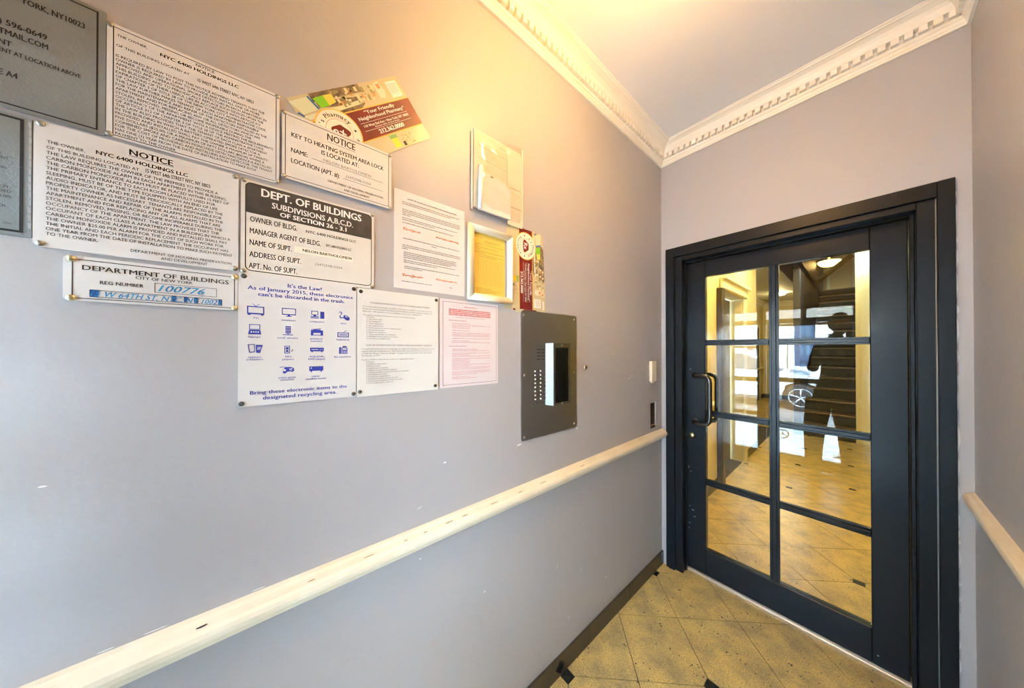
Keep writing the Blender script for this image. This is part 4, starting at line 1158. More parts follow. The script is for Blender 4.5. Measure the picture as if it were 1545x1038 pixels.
        def arc_text(txt, ac, span, rr, h, up):
            n = len(txt)
            for i, ch in enumerate(txt):
                if ch == ' ': continue
                a = ac + (i - (n - 1) / 2) / n * span * (1 if up else -1)
                vs, fs = glyphs(ch, 1)
                if not vs: continue
                xm = (min(v[0] for v in vs) + max(v[0] for v in vs)) / 2
                k = h / _cap
                ca, sa = math.cos(a), math.sin(a)      # a measured from "up" towards +u
                bv = []
                for x, y in vs:
                    gx, gy = (x - xm) * k, y * k - h / 2
                    if up: du, dv = sa * (rr + gy) + ca * gx, -(ca * (rr + gy) - sa * gx)
                    else: du, dv = sa * (rr - gy) - ca * gx, -(ca * (rr - gy) + sa * gx)
                    bv.append(mb.bm.verts.new(P(cu + du, cv + dv, 0.0012)))
                for f_ in fs:
                    try: mb.bm.faces.new([bv[i_] for i_ in f_])
                    except ValueError: pass
        arc_text("y's Pharmacy", R(5), R(140), 0.0425, 0.0105, True)
        arc_text('Pharmacy', R(180), R(110), 0.0425, 0.0095, False)
        mb.build('seal_lettering', ink_m, t, recalc=False)
        mb = MB()
        for a in (100, 260):
            cu2, cv2 = cu + 0.0425 * math.sin(R(a)), cv - 0.0425 * math.cos(R(a))
            mb.quadface([P(cu2 + (0.005 if k % 2 == 0 else 0.002) * math.sin(R(36 * k)), cv2 - (0.005 if k % 2 == 0 else 0.002) * math.cos(R(36 * k)), 0.0012) for k in range(10)])
        mb.build('seal_star', ink_m, t, recalc=False)
        mb = MB()
        def line(txt, u0, u1, v, h, b=0, dx=0.0014):
            text_add(mb, txt, lambda a, c: P(u0 + a, v - c, dx), width=u1 - u0, h=h, bold=b)
        line('Rx', cu - 0.013, cu + 0.013, cv + 0.001, 0.020, 1)
        line('\u201cYour Friendly', 0.168, 0.272, 0.0675, 0.0085, 1)
        line('Neighborhood Pharmacy\u201d', 0.141, 0.300, 0.0800, 0.0085, 1)
        line('110 West End Ave \u2022 New York, NY 10023', 0.143, 0.302, 0.0985, 0.0060, 1)
        line('Between 60th and 61st Street', 0.175, 0.262, 0.1055, 0.0032)
        line('212.362.0000', 0.178, 0.268, 0.1195, 0.0110, 2)
        for v in (0.0905, 0.1100): mb.quadface([P(0.138, v, 0.0014), P(0.303, v, 0.0014), P(0.303, v + 0.0007, 0.0014), P(0.138, v + 0.0007, 0.0014)])
        mb.build('lettering', white_ink_m, t, recalc=False)
    return t


FG = 'pharmacy flyers stuck on the left wall'
eu = Vector((0.774, 0.633)); ev = Vector((0.633, -0.774))
o_ = Vector((-1.8253, 2.3213)) - eu * 0.333
flyer('pharmacy_flyer', 'pharmacy flyer with red band and round seal, tilted behind the heating notice', o_, eu, ev, 0.0008, True, FG)
# upright ones beside the yellow certificate, text reading downwards
flyer('pharmacy_flyer', 'upright pharmacy flyer with red band and round seal beside the yellow certificate', (-1.2041, 1.9975), (0.012, -0.9999), (-0.9999, -0.012), 0.0040, True, FG)
a_ = R(3.5)
flyer('pharmacy_flyer', 'upright pharmacy flyer peeking out to the right from behind the front one', (-1.196, 1.992), (math.sin(a_), -math.cos(a_)), (-math.cos(a_), -math.sin(a_)), 0.0022, False, FG)
a_ = R(-2)
flyer('pharmacy_flyer', 'hindmost upright pharmacy flyer, only its left edge showing beside the frame', (-1.222, 1.985), (math.sin(a_), -math.cos(a_)), (-math.cos(a_), -math.sin(a_)), 0.0006, False, FG)

# -- framed yellow certificate
t = thing('framed_certificate', (0.0, -1.478, 1.675), 'yellow printed certificate in a rounded cream frame', 'picture')
FY0, FY1, FZ0, FZ1, FWd = -1.577, -1.372, 1.676, 1.9495, 0.0255


def frame_bar(P0, P1, inn):
    """half-round moulding from corner P0 to corner P1, inn = inward direction"""
    P0 = Vector(P0); P1 = Vector(P1); inn = Vector(inn); d = (P1 - P0).normalized()
    mb = MB()
    prof = [(0, 0.0006)] + [(FWd / 2 - FWd / 2 * math.cos(math.pi * k / 8), 0.008 + 0.012 * math.sin(math.pi * k / 8)) for k in range(9)] + [(FWd, 0.0006)]
    a = []; b = []
    for w, x in prof:
        p = P0 + inn * w + d * w; q = P1 + inn * w - d * w
        a.append(mb.bm.verts.new((x, p.x, p.y))); b.append(mb.bm.verts.new((x, q.x, q.y)))
    n = len(prof)
    for i in range(n):
        f = mb.bm.faces.new((a[i], a[(i + 1) % n], b[(i + 1) % n], b[i])); f.smooth = True
    mb.bm.faces.new(a); mb.bm.faces.new(b)
    return mb


cf = mat('cream_frame_plastic', (0.80, 0.74, 0.60), 0.3)
for P0, P1, inn in (((FY0, FZ0), (FY1, FZ0), (0, 1)), ((FY0, FZ1), (FY1, FZ1), (0, -1)), ((FY0, FZ0), (FY0, FZ1), (1, 0)), ((FY1, FZ0), (FY1, FZ1), (-1, 0))):
    frame_bar(P0, P1, inn).build('frame_bar', cf, t)
MB().box(0.0008, 0.003, FY0 + 0.02, FY1 - 0.02, FZ0 + 0.02, FZ1 - 0.02).build('backing', mat('grey_backing', (0.30, 0.32, 0.36), 0.5), t)
pg = MB().box(0.003, 0.0042, -1.556, -1.4085, 1.698, 1.9265).build('certificate', yellow_paper_m, t)
mb = MB(); X_ = 0.0046
text_add(mb, 'NYC', lambda u, v: (X_, -1.549 + u, 1.919 + v), 0.022, 0.0075, 2)
words(mb, -1.549, -1.512, 1.9085, 0.003, X_, rw); words(mb, -1.505, -1.430, 1.8985, 0.0038, X_, rw, 0.2); words(mb, -1.505, -1.45, 1.893, 0.003, X_, rw)
for z, a, b in ((1.884, -1.5484, -1.418), (1.878, -1.5484, -1.525), (1.872, -1.5484, -1.44), (1.866, -1.5484, -1.52), (1.858, -1.5484, -1.416), (1.852, -1.5484, -1.50), (1.845, -1.53, -1.416), (1.839, -1.53, -1.45), (1.722, -1.54, -1.47), (1.716, -1.54, -1.43), (1.710, -1.54, -1.45), (1.704, -1.54, -1.50)):
    words(mb, a, b, z, 0.0030, X_, rw)
for k in range(16):
    z = 1.831 - 0.0062 * k
    mb.quadface([(X_, -1.532, z), (X_, -1.420, z), (X_, -1.420, z + 0.0006), (X_, -1.532, z + 0.0006)])
for y_ in (-1.532, -1.508, -1.497, -1.474, -1.452, -1.438, -1.420):
    mb.quadface([(X_, y_, 1.738), (X_, y_ + 0.0006, 1.738), (X_, y_ + 0.0006, 1.8315), (X_, y_, 1.8315)])
mb.build('print', olive_ink_m, pg, recalc=False)

# -- clear pocket stuffed with papers
t = thing('document_pocket', (0.0, -1.44, 2.0), 'clear plastic pocket stuffed with folded white papers above the yellow certificate', 'pocket')
cp = [(-1.572, 2.002), (-1.400, 2.006), (-1.318, 2.016), (-1.312, 2.200), (-1.312, 2.322), (-1.440, 2.306), (-1.562, 2.285)]
MB().box(0.001, 0.009, -1.553, -1.325, 2.012, 2.296, 0.001).build('paper_stack', mat('cream_white_paper', (0.66, 0.63, 0.55), 0.5), t)
s2 = MB().box(0.0095, 0.0105, -1.400, -1.322, 1.990, 2.285).build('lined_sheet', mat('cream_white_paper', (0.66, 0.63, 0.55), 0.5), t)
mb = MB()
for z, a, b in ((2.2395, -1.536, -1.328), (2.1955, -1.536, -1.328), (2.272, -1.44, -1.33)):
    mb.quadface([(0.0094, a, z), (0.0094, b, z - 0.002), (0.0094, b, z - 0.0002), (0.0094, a, z + 0.0018)])
for z in (2.136, 2.0605):
    mb.quadface([(0.0108, -1.390, z), (0.0108, -1.330, z), (0.0108, -1.330, z + 0.003), (0.0108, -1.390, z + 0.003)])
mb.build('ruled_line', mat('brown_ruled_line', (0.42, 0.30, 0.16), 0.6), t)
mb = MB()
for z in [2.255, 2.248, 2.228, 2.220, 2.213, 2.206, 2.186, 2.178, 2.170, 2.162, 2.154]: words(mb, -1.50, -1.345, z, 0.0028, 0.0095, rw)
for z in (2.12, 2.11, 2.10, 2.09, 2.045, 2.035, 2.022, 2.010): words(mb, -1.388, -1.335, z, 0.0028, 0.0109, rw)
mb.build('body_text', mat('tan_print', (0.60, 0.50, 0.36), 0.6), t)
MB().prism([(-1.537, 2.004), (-1.392, 2.006), (-1.388, 2.120), (-1.420, 2.135), (-1.505, 2.150)] + [(-1.537, 2.166)], 'x', 0.011, 0.019).build('folded_leaflet', paper_m, t)
MB().tube([(0.019, -1.534, 2.006), (0.021, -1.532, 2.08), (0.019, -1.529, 2.163)], 0.008, 8).build('leaflet_fold', mat('bluish_white_paper', (0.78, 0.80, 0.86), 0.5), t)
MB().box(0.0192, 0.0196, -1.487, -1.474, 2.136, 2.141).build('dark_mark', mat('olive_mark', (0.20, 0.17, 0.05), 0.6), t)
# the film itself: a rippled front sheet closed round its rim
mb = MB()
NU, NV = 18, 20
gv = []
for j in range(NV + 1):
    for i in range(NU + 1):
        u, v = i / NU, j / NV
        yb = -1.566 + (0.254) * u; zb = 1.994 + (0.292 + 0.040 * u) * v + 0.006 * math.sin(u * 9) * v
        e = min(u, 1 - u, v, 1 - v) * 8
        x = 0.002 + min(e, 1) * (0.022 + 0.0016 * math.sin(u * 23 + v * 5) + 0.0018 * math.sin(v * 31 + u * 9) + 0.002 * math.sin((u + v) * 17))
        gv.append(mb.bm.verts.new((x, yb, zb)))
for j in range(NV):
    for i in range(NU):
        k = j * (NU + 1) + i
        f = mb.bm.faces.new((gv[k], gv[k + 1], gv[k + NU + 2], gv[k + NU + 1])); f.smooth = True
mb.build('plastic_film', film_m, t, recalc=False)
MB().box(0.004, 0.0065, -1.562, -1.555, 2.002, 2.286, 0.001).build('left_hem', mat('milky_plastic', (0.80, 0.78, 0.74), 0.2), t)
MB().box(0.004, 0.0065, -1.322, -1.314, 2.002, 2.320, 0.001).build('right_hem', mat('milky_plastic', (0.80, 0.78, 0.74), 0.2), t)

# ---- intercom panel
t = thing('intercom_panel', (0.0, -1.142, 1.117), 'brushed steel door intercom with call buttons and a hooded black screen', 'intercom')
MB().prism(rrect(-1.3225, -0.9615, 1.1175, 1.6595, 0.012), 'x', 0.0003, 0.0045).build('face_plate', steel_m, t)
hd = MB().prism([(0.0045, -1.180), (0.040, -1.167), (0.040, -1.052), (0.0045, -1.046)], 'z', 1.2515, 1.524)
hood = hd.build('screen_hood', hood_m, t)
MB().box(0.0395, 0.0404, -1.155, -1.068, 1.262, 1.503).build('screen', mat('black_screen', (0.008, 0.009, 0.008), 0.12), hood)
mb = MB(); ring_x(mb, -1.158, -1.065, 1.259, 1.506, 0.0005, 0.003, 0.0406); mb.build('screen_border', chrome_m, hood, recalc=False)
inst('screw', screw_me, (0.040, -1.110, 1.5145), hood); inst('screw', screw_me, (0.040, -1.110, 1.2565), hood)
btn_me = mesh_of(MB().lathe([(0.0042, 0.0), (0.0042, 0.003), (0.0030, 0.0045), (0.0003, 0.0048)], (0, 0, 0), 'x', 12), chrome_m)
for c, (y_, z0) in enumerate(((-1.2448, 1.4035), (-1.2117, 1.4035), (-1.1780, 1.4045))):
    for k in range(8 if c < 2 else 8):
        inst('button', btn_me, (0.0045, y_, z0 - 0.0172 * k), t)
mb = MB()
for c, y_ in enumerate((-1.2448, -1.2117, -1.1780)):
    for k in range(9):
        z = 1.4035 - 0.0172 * k
        for q in (-1, 1):
            mb.quadface([(0.0048, y_ + q * 0.010 - 0.003, z - 0.002), (0.0048, y_ + q * 0.010 + 0.003, z - 0.002), (0.0048, y_ + q * 0.010 + 0.003, z + 0.001), (0.0048, y_ + q * 0.010 - 0.003, z + 0.001)])
mb.build('button_print', ink_m, t, recalc=False)
for c in range(2):
    for k in range(4):
        MB().box(0.0040, 0.0049, -1.232 + 0.026 * c, -1.212 + 0.026 * c, 1.4945 - 0.014 * k, 1.4975 - 0.014 * k).build('speaker_slot', ink_m, t)
for y_, z_ in ((-1.3075, 1.640), (-1.3046, 1.3894), (-1.3046, 1.1325), (-0.979, 1.1369), (-0.979, 1.385), (-0.979, 1.640)): inst('screw', screw_me, (0.0045, y_, z_), t, scale=(1.2, 1.2, 1.2))
for y_, z_ in ((-1.125, 1.622), (-1.088, 1.628), (-1.082, 1.620), (-1.088, 1.612)): inst('microphone_hole', btn_me, (0.0042, y_, z_), t, scale=(0.25, 0.6, 0.6))

# ---- small fittings near the corner
t = thing('key_switch', (0.0, -0.885, 1.392), 'small round dark key switch on the bare wall right of the intercom', 'switch')
MB().lathe([(0.0135, 0.0004), (0.0135, 0.003), (0.0115, 0.005), (0.0003, 0.0052)], (0, -0.885, 1.404), 'x', 20).build('rim', screw_m, t)
MB().lathe([(0.0095, 0.0052), (0.0095, 0.0058), (0.0003, 0.0059)], (0, -0.885, 1.404), 'x', 18).build('face', mat('dark_keyway', (0.10, 0.09, 0.08), 0.5), t)
MB().box(0.0058, 0.0066, -0.888, -0.882, 1.4015, 1.4065).build('keyway', ink_m, t)
t = thing('wall_sensor', (0.0, -0.155, 1.275), 'slim ivory plastic sensor near the corner, above the open wall box', 'sensor')
MB().box(0.0003, 0.020, -0.188, -0.122, 1.282, 1.417, 0.003, 2).build('housing', plastic_m, t)
MB().box(0.0003, 0.014, -0.170, -0.140, 1.270, 1.2818, 0.002).build('connector', plastic_m, t)
MB().box(0.020, 0.0215, -0.180, -0.130, 1.33, 1.405, 0.0005).build('cover_plate', plastic_m, t)
t = thing('open_wall_box', (-0.05, -0.129, 0.966), 'empty recessed electrical box with shade coloured into its interior just above the chair rail', 'electrical box')
MB().box(-0.075, -0.060, -0.1708, -0.0872, 0.9645, 1.1345).box(-0.060, -0.002, -0.1708, -0.1685, 0.9645, 1.1345).build('box_shell', mat('box_metal_shade', (0.07, 0.055, 0.04), 0.6, noise=(40, 0.3, (0.03, 0.025, 0.02))), t)
MB().box(-0.060, -0.010, -0.0895, -0.0871, 0.9645, 1.1345).box(-0.060, -0.002, -0.171, -0.087, 0.9642, 0.967).build('box_shade_lining', MATS['box_metal_shade'], t)  # dark lining paints the shade deeper inside the opening
MB().tube([(-0.02, -0.150, 0.966), (-0.005, -0.145, 0.985), (0.004, -0.130, 0.990), (0.006, -0.115, 0.980), (0.0, -0.105, 0.968)], 0.003, 6).build('wire', mat('tan_wire', (0.35, 0.24, 0.12), 0.5), t)
MB().box(-0.06, -0.052, -0.135, -0.118, 0.97, 1.12).build('wire_bundle', mat('tan_wire', (0.35, 0.24, 0.12), 0.5), t)

# ================================================================== THE PHOTOGRAPHER (seen in the glass)
def skin_chain(name, verts, edges, radii, root, m, parent, sub=2, flat=None):
    me = bpy.data.meshes.new(name)
    g = ORG.get(parent.name, Vector((0, 0, 0)))
    me.from_pydata([tuple(Vector(v) - g) for v in verts], edges, [])
    o = bpy.data.objects.new(name, me)
    COL.objects.link(o)
    o.parent = parent
    ORG[o.name] = g
    bm = bmesh.new(); bm.from_mesh(me)
    ly = bm.verts.layers.skin.verify()
    bm.verts.ensure_lookup_table()
    for i, v in enumerate(bm.verts):
        r = radii[i]
        v[ly].radius = (r, r) if isinstance(r, (int, float)) else r
        v[ly].use_root = (i == root)
    bm.to_mesh(me); bm.free()
    s = o.modifiers.new('skin', 'SKIN'); s.use_smooth_shade = True
    u = o.modifiers.new('sub', 'SUBSURF'); u.levels = sub; u.render_levels = sub
    me.materials.append(m)
    return o


skin_m = mat('skin', (0.50, 0.31, 0.21), 0.5)
shirt_m = mat('dark_shirt', (0.022, 0.024, 0.030), 0.85)
trous_m = mat('dark_trousers', (0.018, 0.018, 0.022), 0.85)
pr = thing('person', (0.90, -2.48, 0.0), 'person in dark clothes standing with raised camera, reflected in the glazed door', 'person')
# body: one skinned surface, pelvis first
V = [(0.93, -2.52, 1.00), (0.94, -2.52, 1.16), (0.95, -2.51, 1.34), (0.955, -2.50, 1.50), (0.96, -2.48, 1.60), (0.97, -2.455, 1.68),      # 0-5 trunk, neck
     (0.84, -2.51, 1.53), (0.775, -2.46, 1.25), (0.835, -2.29, 1.40), (0.850, -2.24, 1.435),                                            # 6-9 left-hand side arm
     (1.05, -2.50, 1.53), (1.095, -2.45, 1.27), (1.005, -2.30, 1.41), (0.985, -2.24, 1.435),                                           # 10-13 other arm
     (0.85, -2.51, 0.94), (0.81, -2.48, 0.52), (0.79, -2.52, 0.10),                                                                     # 14-16 leg
     (1.01, -2.51, 0.94), (1.05, -2.48, 0.52), (1.07, -2.52, 0.10)]                                                                     # 17-19 leg
Eg = [(0, 1), (1, 2), (2, 3), (3, 4), (4, 5), (3, 6), (6, 7), (7, 8), (8, 9), (3, 10), (10, 11), (11, 12), (12, 13), (0, 14), (14, 15), (15, 16), (0, 17), (17, 18), (18, 19)]
Rr = [(0.155, 0.11), (0.145, 0.10), (0.155, 0.11), (0.12, 0.09), 0.060, 0.056, 0.066, 0.050, 0.036, 0.030, 0.066, 0.050, 0.036, 0.030, 0.092, 0.062, 0.046, 0.092, 0.062, 0.046]
skin_chain('body', V, Eg, Rr, 0, shirt_m, pr)
tr = [(0.92, -2.52, 1.02), (0.83, -2.51, 0.90), (0.79, -2.48, 0.52), (0.785, -2.52, 0.09), (1.01, -2.51, 0.93), (1.05, -2.48, 0.52), (1.07, -2.52, 0.09)]
skin_chain('trousers', tr, [(0, 1), (1, 2), (2, 3), (0, 4), (4, 5), (5, 6)], [(0.175, 0.125), 0.125, 0.092, 0.068, 0.115, 0.085, 0.066], 0, trous_m, pr)
# head with face, ears, hair
hc = Vector((0.99, -2.42, 1.765))
mb = MB()
tb = bmesh.new()
bmesh.ops.create_uvsphere(tb, u_segments=24, v_segments=18, radius=1.0)
for v in tb.verts:
    x, y, z = v.co
    sx, sy, sz = 0.078, 0.098, 0.125
    if z < 0: sx *= 1 - 0.30 * (-z) ** 1.5; sy *= 1 - 0.18 * (-z)
    p = Vector((x * sx, y * sy, z * sz))
    if y > 0.6 and abs(x) < 0.22 and -0.35 < z < 0.08: p.y += 0.022 * (1 - abs(x) / 0.22) * (0.08 - z) / 0.43 * 1.6      # nose
    if y > 0.6 and 0.15 < abs(x) < 0.55 and 0.0 < z < 0.22: p.y -= 0.007                                                 # eye sockets
    v.co = p
for f in tb.faces: f.smooth = True
Mh = Matrix.Translation(hc) @ Matrix.Rotation(R(-12), 4, 'X')
mb._merge(tb, Mh)
hd_ = mb.build('head', skin_m, pr)
for s in (-1, 1):
    p = Mh @ Vector((s * 0.031, 0.083, 0.012))
    e = MB().lathe([(0.0005, -0.011), (0.009, -0.006), (0.011, 0.0), (0.009, 0.006), (0.0005, 0.011)], tuple(p), 'y', 12).build('eye', white_ink_m, hd_)
    p = Mh @ Vector((s * 0.080, -0.005, -0.005))
    MB().lathe([(0.006, -0.010), (0.020, -0.006), (0.026, 0.0), (0.022, 0.006), (0.008, 0.008)], tuple(p), 'x', 12).build('ear', skin_m, hd_)
p0 = [Mh @ Vector((x_, 0.088 - 0.25 * x_ * x_ * 20, -0.058)) for x_ in (-0.024, -0.012, 0, 0.012, 0.024)]
MB().tube([tuple(q) for q in p0], 0.0045, 6).build('mouth', mat('lip', (0.42, 0.18, 0.15), 0.5), hd_)
tb = bmesh.new()
bmesh.ops.create_uvsphere(tb, u_segments=22, v_segments=16, radius=1.0)
bmesh.ops.delete(tb, geom=[v for v in tb.verts if v.co.z < -0.45 or (v.co.y > 0.25 and v.co.z < 0.42)], context='VERTS')
for v in tb.verts: v.co = Vector((v.co.x * 0.086, v.co.y * 0.107 - 0.004, v.co.z * 0.135))
for f in tb.faces: f.smooth = True
mb = MB(); mb._merge(tb, Mh); mb.build('hair', mat('dark_hair', (0.02, 0.014, 0.010), 0.7), pr)


# hands: palm plus five separate fingers curled round the camera grips
def hand(s, wrist, parent):
    """s=-1: hand on the camera's low-x side, +1 on the other"""
    w = Vector(wrist)
    cx = 0.886 if s < 0 else 0.950
    palm = w + Vector((0, 0.065, 0.012))
    V = [w, w + Vector((0, 0.030, 0.006)), palm]
    E_ = [(0, 1), (1, 2)]; Rd = [0.024, (0.030, 0.018), (0.032, 0.017)]
    n = 3
    for k, (dz, ln) in enumerate(((0.030, 0.95), (0.010, 1.08), (-0.010, 1.0), (-0.028, 0.78))):
        b = palm + Vector((0, 0.004, dz))
        p1 = b + Vector((0.004 * s * -1, 0.030 * ln, dz * 0.10)); p2 = p1 + Vector((-s * 0.018 * ln, 0.012 * ln, 0)); p3 = p2 + Vector((-s * 0.018 * ln, -0.006 * ln, 0))
        V += [b, p1, p2, p3]; E_ += [(2, n), (n, n + 1), (n + 1, n + 2), (n + 2, n + 3)]; Rd += [0.0100, 0.0090, 0.0084, 0.0074]; n += 4
    b = w + Vector((-s * 0.012, 0.028, 0.022)); p1 = b + Vector((-s * 0.018, 0.012, 0.020)); p2 = p1 + Vector((-s * 0.016, 0.008, 0.012))
    V += [b, p1, p2]; E_ += [(1, n), (n, n + 1), (n + 1, n + 2)]; Rd += [0.0125, 0.0105, 0.0085]
    return skin_chain('hand', V, E_, Rd, 0, skin_m, parent)


hand(-1, (0.852, -2.252, 1.440), pr)
hand(1, (0.984, -2.252, 1.440), pr)
for fx in (0.785, 1.072):
    MB().prism([(-2.60, 0.0), (-2.60, 0.075), (-2.56, 0.105), (-2.49, 0.105), (-2.43, 0.062), (-2.36, 0.052), (-2.325, 0.035), (-2.315, 0.0)], 'x', fx - 0.048, fx + 0.048).build('shoe', mat('black_shoe', (0.015, 0.012, 0.010), 0.4), pr)
ph = thing('camera_body', (0.918, -2.19, 1.42), 'black hand-held photo camera raised by the person in the reflection', 'camera')
MB().box(0.862, 0.974, -2.215, -2.165, 1.425, 1.505, 0.006, 2).build('housing', mat('black_camera_plastic', (0.02, 0.02, 0.02), 0.4), ph)
MB().box(0.895, 0.940, -2.210, -2.172, 1.505, 1.528, 0.004).build('viewfinder_hump', MATS['black_camera_plastic'], ph)
MB().lathe([(0.033, 0.0), (0.033, 0.022), (0.030, 0.024), (0.024, 0.030)], (0.918, -2.165, 1.463), 'y', 24).build('lens_barrel', MATS['black_camera_plastic'], ph)

# ================================================================== THE STREET (seen in the glass of the door)
asph = mat('asphalt', (0.20, 0.20, 0.21), 0.85, noise=(20, 0.3, (0.15, 0.15, 0.155)))
conc = mat('pale_concrete', (0.62, 0.61, 0.58), 0.8, noise=(3, 0.3, (0.52, 0.51, 0.49)))
g = MB().box(-14, 14, -18, -2.9, -0.30, -0.04).build('ground', asph); g['kind'] = 'structure'
pv = MB().box(-14, 14, -5.4, -2.9, -0.04, -0.012).build('pavement', grout_m); pv['kind'] = 'structure'
fl_me = mesh_of(MB().box(-0.74, 0.74, -0.405, 0.405, -0.02, 0.0, 0.004), conc)
for i in range(-3, 4):
    for j in range(3):
        inst('paving_slab', fl_me, (i * 1.5 + 0.5, -3.33 - j * 0.83, 0.0), pv)
kb = MB().box(-14, 14, -5.56, -5.4, -0.04, 0.0, 0.01).build('kerb', conc); kb['kind'] = 'structure'
fw_ = MB().box(-14, 14, -16.0, -11.2, -0.04, 0.05).build('far_pavement', conc); fw_['kind'] = 'structure'

# building opposite
bo = thing('townhouse', (0, -16.2, 0), 'white townhouse across the street with a stoop and dark blue front door', 'building')
wf = mat('white_stucco', (0.80, 0.80, 0.79), 0.8)
gf = mat('grey_brown_upper_storey', (0.23, 0.21, 0.19), 0.8)
navy = mat('navy_door_paint', (0.03, 0.06, 0.14), 0.4)
mb = MB()
xs = [(-12, -4.6), (-4.0, -3.0), (-2.4, -1.191), (-0.60, 0.50), (1.16, 2.2), (2.8, 12)]
for a, b in xs: mb.box(a, b, -16.4, -16.0, 0, 2.95)
for a, b, z0, z1 in ((-4.6, -4.0, 1.014, 1.6), (-3.0, -2.4, 1.014, 1.6), (-1.191, -0.60, 1.014, 1.6), (2.2, 2.8, 1.014, 1.6)):
    mb.box(a, b, -16.4, -16.0, 0, z0).box(a, b, -16.4, -16.0, z1, 2.95)
mb.box(0.50, 1.16, -16.4, -16.0, 2.75, 2.95)
mb.build('ground_storey', wf, bo)
MB().box(-12, 12, -16.4, -16.05, 2.95, 7.0).box(-12, 12, -16.1, -15.85, 2.86, 2.95).build('upper_storey', gf, bo)
for a, b in ((-4.6, -4.0), (-3.0, -2.4), (-1.191, -0.60), (2.2, 2.8)):
    w = MB().box(a, b, -16.25, -16.2, 1.014, 1.6).build('window', mat('blue_grey_glass', (0.10, 0.16, 0.24), 0.1), bo)
    MB().box(a, b, -16.2, -16.17, 1.29, 1.32).box((a + b) / 2 - 0.015, (a + b) / 2 + 0.015, -16.2, -16.17, 1.014, 1.6).build('window_bar', wf, w)
for a in (-5, -3, -1, 1, 3, 5):
    w = MB().box(a, a + 0.9, -16.06, -16.03, 3.5, 5.2).build('window', mat('blue_grey_glass', (0.10, 0.16, 0.24), 0.1), bo)
d_ = MB().box(0.50, 1.16, -16.3, -16.2, 0.70, 2.75).build('front_door', navy, bo)
MB().box(0.66, 0.80, -16.2, -16.18, 1.2, 2.5).box(0.86, 1.0, -16.2, -16.18, 1.2, 2.5).build('door_glass', mat('blue_grey_glass', (0.10, 0.16, 0.24), 0.1), d_)
for k in range(5):
    MB().box(0.42 - 0.0 * k, 1.25, -16.2 + 0.0, -14.6 + 0.28 * (0 - k), 0.05 + 0.13 * k, 0.05 + 0.13 * (k + 1), 0.01).build('step', mat('blue_grey_stone', (0.42, 0.47, 0.52), 0.7), bo)
MB().tube([(0.30, -14.6, 0.05), (0.30, -14.6, 1.2)], 0.02, 6).tube([(0.30, -14.6, 1.2), (0.30, -16.0, 1.9)], 0.02, 6).build('stoop_rail', mat('black_iron', (0.02, 0.02, 0.02), 0.5), bo)
rl = thing('street_railing', (-3.5, -13.0, 0.05), 'black iron railing along the far pavement left of the stoop', 'railing')
mb = MB()
for z in (0.72, 0.99): MB().box(-7, -0.55, -13.01, -12.99, z, z + 0.03).build('rail', MATS['black_iron'], rl)
pm = mesh_of(MB().box(-0.012, 0.012, -0.012, 0.012, 0.0, 0.98), MATS['black_iron'])
for k in range(33): inst('baluster', pm, (-7 + 0.2 * k, -13.0, 0.05), rl)

# street trees: branching trunk and loose leaf crown
rt = random.Random(21)


def tree(x, y, hgt, label):
    t = thing('street_tree', (x, y, 0.0), label, 'tree', 'young trees along the far pavement')
    mb = MB()
    mb.tube([(x, y, 0.0), (x + 0.05, y, 1.2), (x - 0.04, y + 0.05, 2.2), (x, y, 3.2)], 0.09, 8, radii=[0.12, 0.09, 0.07, 0.04])
    tips = []
    for k in range(9):
        a = rt.uniform(0, 6.28); z0 = rt.uniform(1.9, 3.0); l = rt.uniform(0.8, 1.6)
        e = (x + l * math.cos(a), y + l * math.sin(a), z0 + l * 0.9)
        mb.tube([(x, y, z0), ((x + e[0]) / 2, (y + e[1]) / 2, z0 + l * 0.35), e], 0.02, 5, radii=[0.035, 0.022, 0.010]); tips.append(e)
    mb.build('trunk', mat('tree_bark', (0.13, 0.10, 0.07), 0.9), t)
    mb = MB()
    for k in range(1500):
        e = rt.choice(tips); p = Vector((e[0] + rt.gauss(0, 0.45), e[1] + rt.gauss(0, 0.45), e[2] + rt.gauss(0, 0.40)))
        d1 = Vector((rt.uniform(-1, 1), rt.uniform(-1, 1), rt.uniform(-1, 1))).normalized() * 0.06
        d2 = d1.cross(Vector((rt.uniform(-1, 1), rt.uniform(-1, 1), rt.uniform(-1, 1)))).normalized() * 0.03
        mb.quadface([p - d1, p + d2, p + d1, p - d2])
    o = mb.build('foliage', mat('fresh_green_leaf', (0.16, 0.30, 0.12), 0.7), t, recalc=False)
    o['kind'] = 'stuff'


tree(-1.9, -12.3, 4, 'young green street tree left of the stoop across the street')
tree(3.2, -12.3, 4, 'young green street tree right of the stoop across the street')

# parked car: side profile swept across its width, arches cut, glass, wheels
ca = thing('parked_car', (-0.75, -8.5, -0.04), 'pale silver parked car with five-spoke wheels at the kerb', 'car')
G = -0.04
body = mat('pale_silver_car_paint', (0.62, 0.68, 0.74), 0.2, 0.4, coat=0.6)
FW, RW, WR = 0.69, -2.05, 0.335
low = [(1.52, 0.30), (1.56, 0.50), (1.50, 0.68), (1.30, 0.80), (0.75, 0.90), (0.38, 0.97), (-2.4, 1.02), (-2.95, 0.98), (-3.02, 0.70), (-2.98, 0.32)]


def arch(cx):
    return [(cx - 0.40 * math.cos(math.pi * k / 10), 0.30 + 0.42 * math.sin(math.pi * k / 10)) for k in range(11)]


prof = low + [(p[0], p[1]) for p in arch(RW)] + [(p[0], p[1]) for p in arch(FW)]
mb = MB()


def ring(y, s):
    return [mb.bm.verts.new((x, y, G + (0.60 + (z - 0.60) * s))) for x, z in prof]


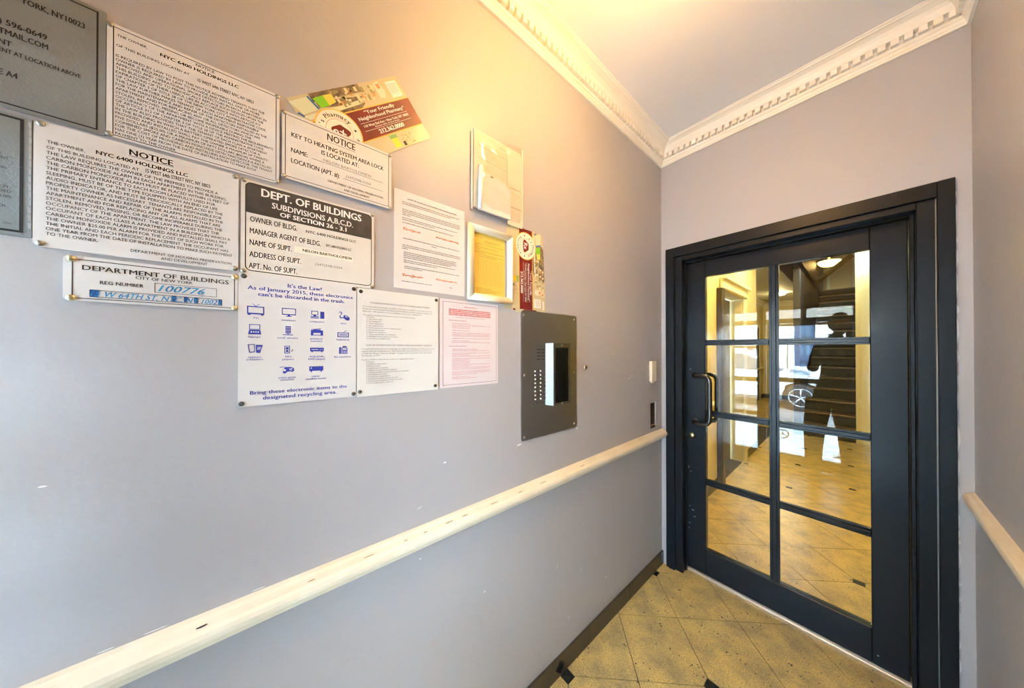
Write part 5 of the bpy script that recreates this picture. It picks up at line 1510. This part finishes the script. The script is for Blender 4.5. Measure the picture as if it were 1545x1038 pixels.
rs = [ring(-7.62, 0.93), ring(-7.60, 0.97), ring(-7.66, 1.0), ring(-9.34, 1.0), ring(-9.40, 0.97)]
n = len(prof)
for a, b in zip(rs[1:], rs[2:]):
    for i in range(n): mb.bm.faces.new((a[i], a[(i + 1) % n], b[(i + 1) % n], b[i]))
mb.bm.faces.new(rs[1]); mb.bm.faces.new(rs[-1])
for v in rs[0]: mb.bm.verts.remove(v)
mb.build('body_shell', body, ca)
roof = [(0.38, 0.96), (-0.35, 1.38), (-0.75, 1.45), (-1.7, 1.44), (-2.35, 1.28), (-2.75, 1.02)]
mb = MB(); ins = 0.10
a = [mb.bm.verts.new((x, -7.68 - (z - 0.96) * 0.35, G + z)) for x, z in roof]; b = [mb.bm.verts.new((x, -9.32 + (z - 0.96) * 0.35, G + z)) for x, z in roof]
for i in range(len(roof) - 1): mb.bm.faces.new((a[i], a[i + 1], b[i + 1], b[i]))
mb.bm.faces.new(a); mb.bm.faces.new(b); mb.bm.faces.new((a[0], b[0], b[-1], a[-1]))
mb.build('cabin', mat('dark_car_glass', (0.05, 0.08, 0.11), 0.06), ca)
for x0, x1 in ((-0.78, -0.70), (-1.72, -1.62)):
    MB().box(x0, x1, -7.80, -7.66, G + 0.98, G + 1.40, 0.01).build('pillar', body, ca)
MB().prism([(-0.35, 1.38), (-0.75, 1.455), (-1.7, 1.445), (-2.35, 1.285), (-2.35, 1.32), (-1.7, 1.48), (-0.75, 1.49), (-0.33, 1.41)], 'y', -9.15, -7.82).build('roof', body, ca)
for o in list(ca.children):
    pass
for cx in (FW, RW):
    for yy, s in ((-7.62, 1), (-9.38, -1)):
        y0, y1 = (yy, yy - 0.2 * s)
        w = MB().lathe([(WR - 0.12, 0.0), (WR - 0.02, 0.0), (WR, -0.03 * s), (WR, -0.18 * s), (WR - 0.12, -0.2 * s)], (cx, yy, G + WR), 'y', 28).build('tyre', mat('tyre_rubber', (0.02, 0.02, 0.022), 0.8), ca)
        MB().lathe([(0.215, -0.03 * s), (0.225, 0.004 * s), (0.205, 0.006 * s), (0.19, -0.05 * s)], (cx, yy, G + WR), 'y', 28).build('rim', mat('alloy', (0.75, 0.77, 0.80), 0.25, 0.9), w)
        for k in range(5):
            an = R(90 + 72 * k)
            MB().tube([(cx, yy + 0.0 * s, G + WR), (cx + 0.2 * math.cos(an), yy + 0.002 * s, G + WR + 0.2 * math.sin(an))], 0.02, 6).build('spoke', MATS['alloy'], w)
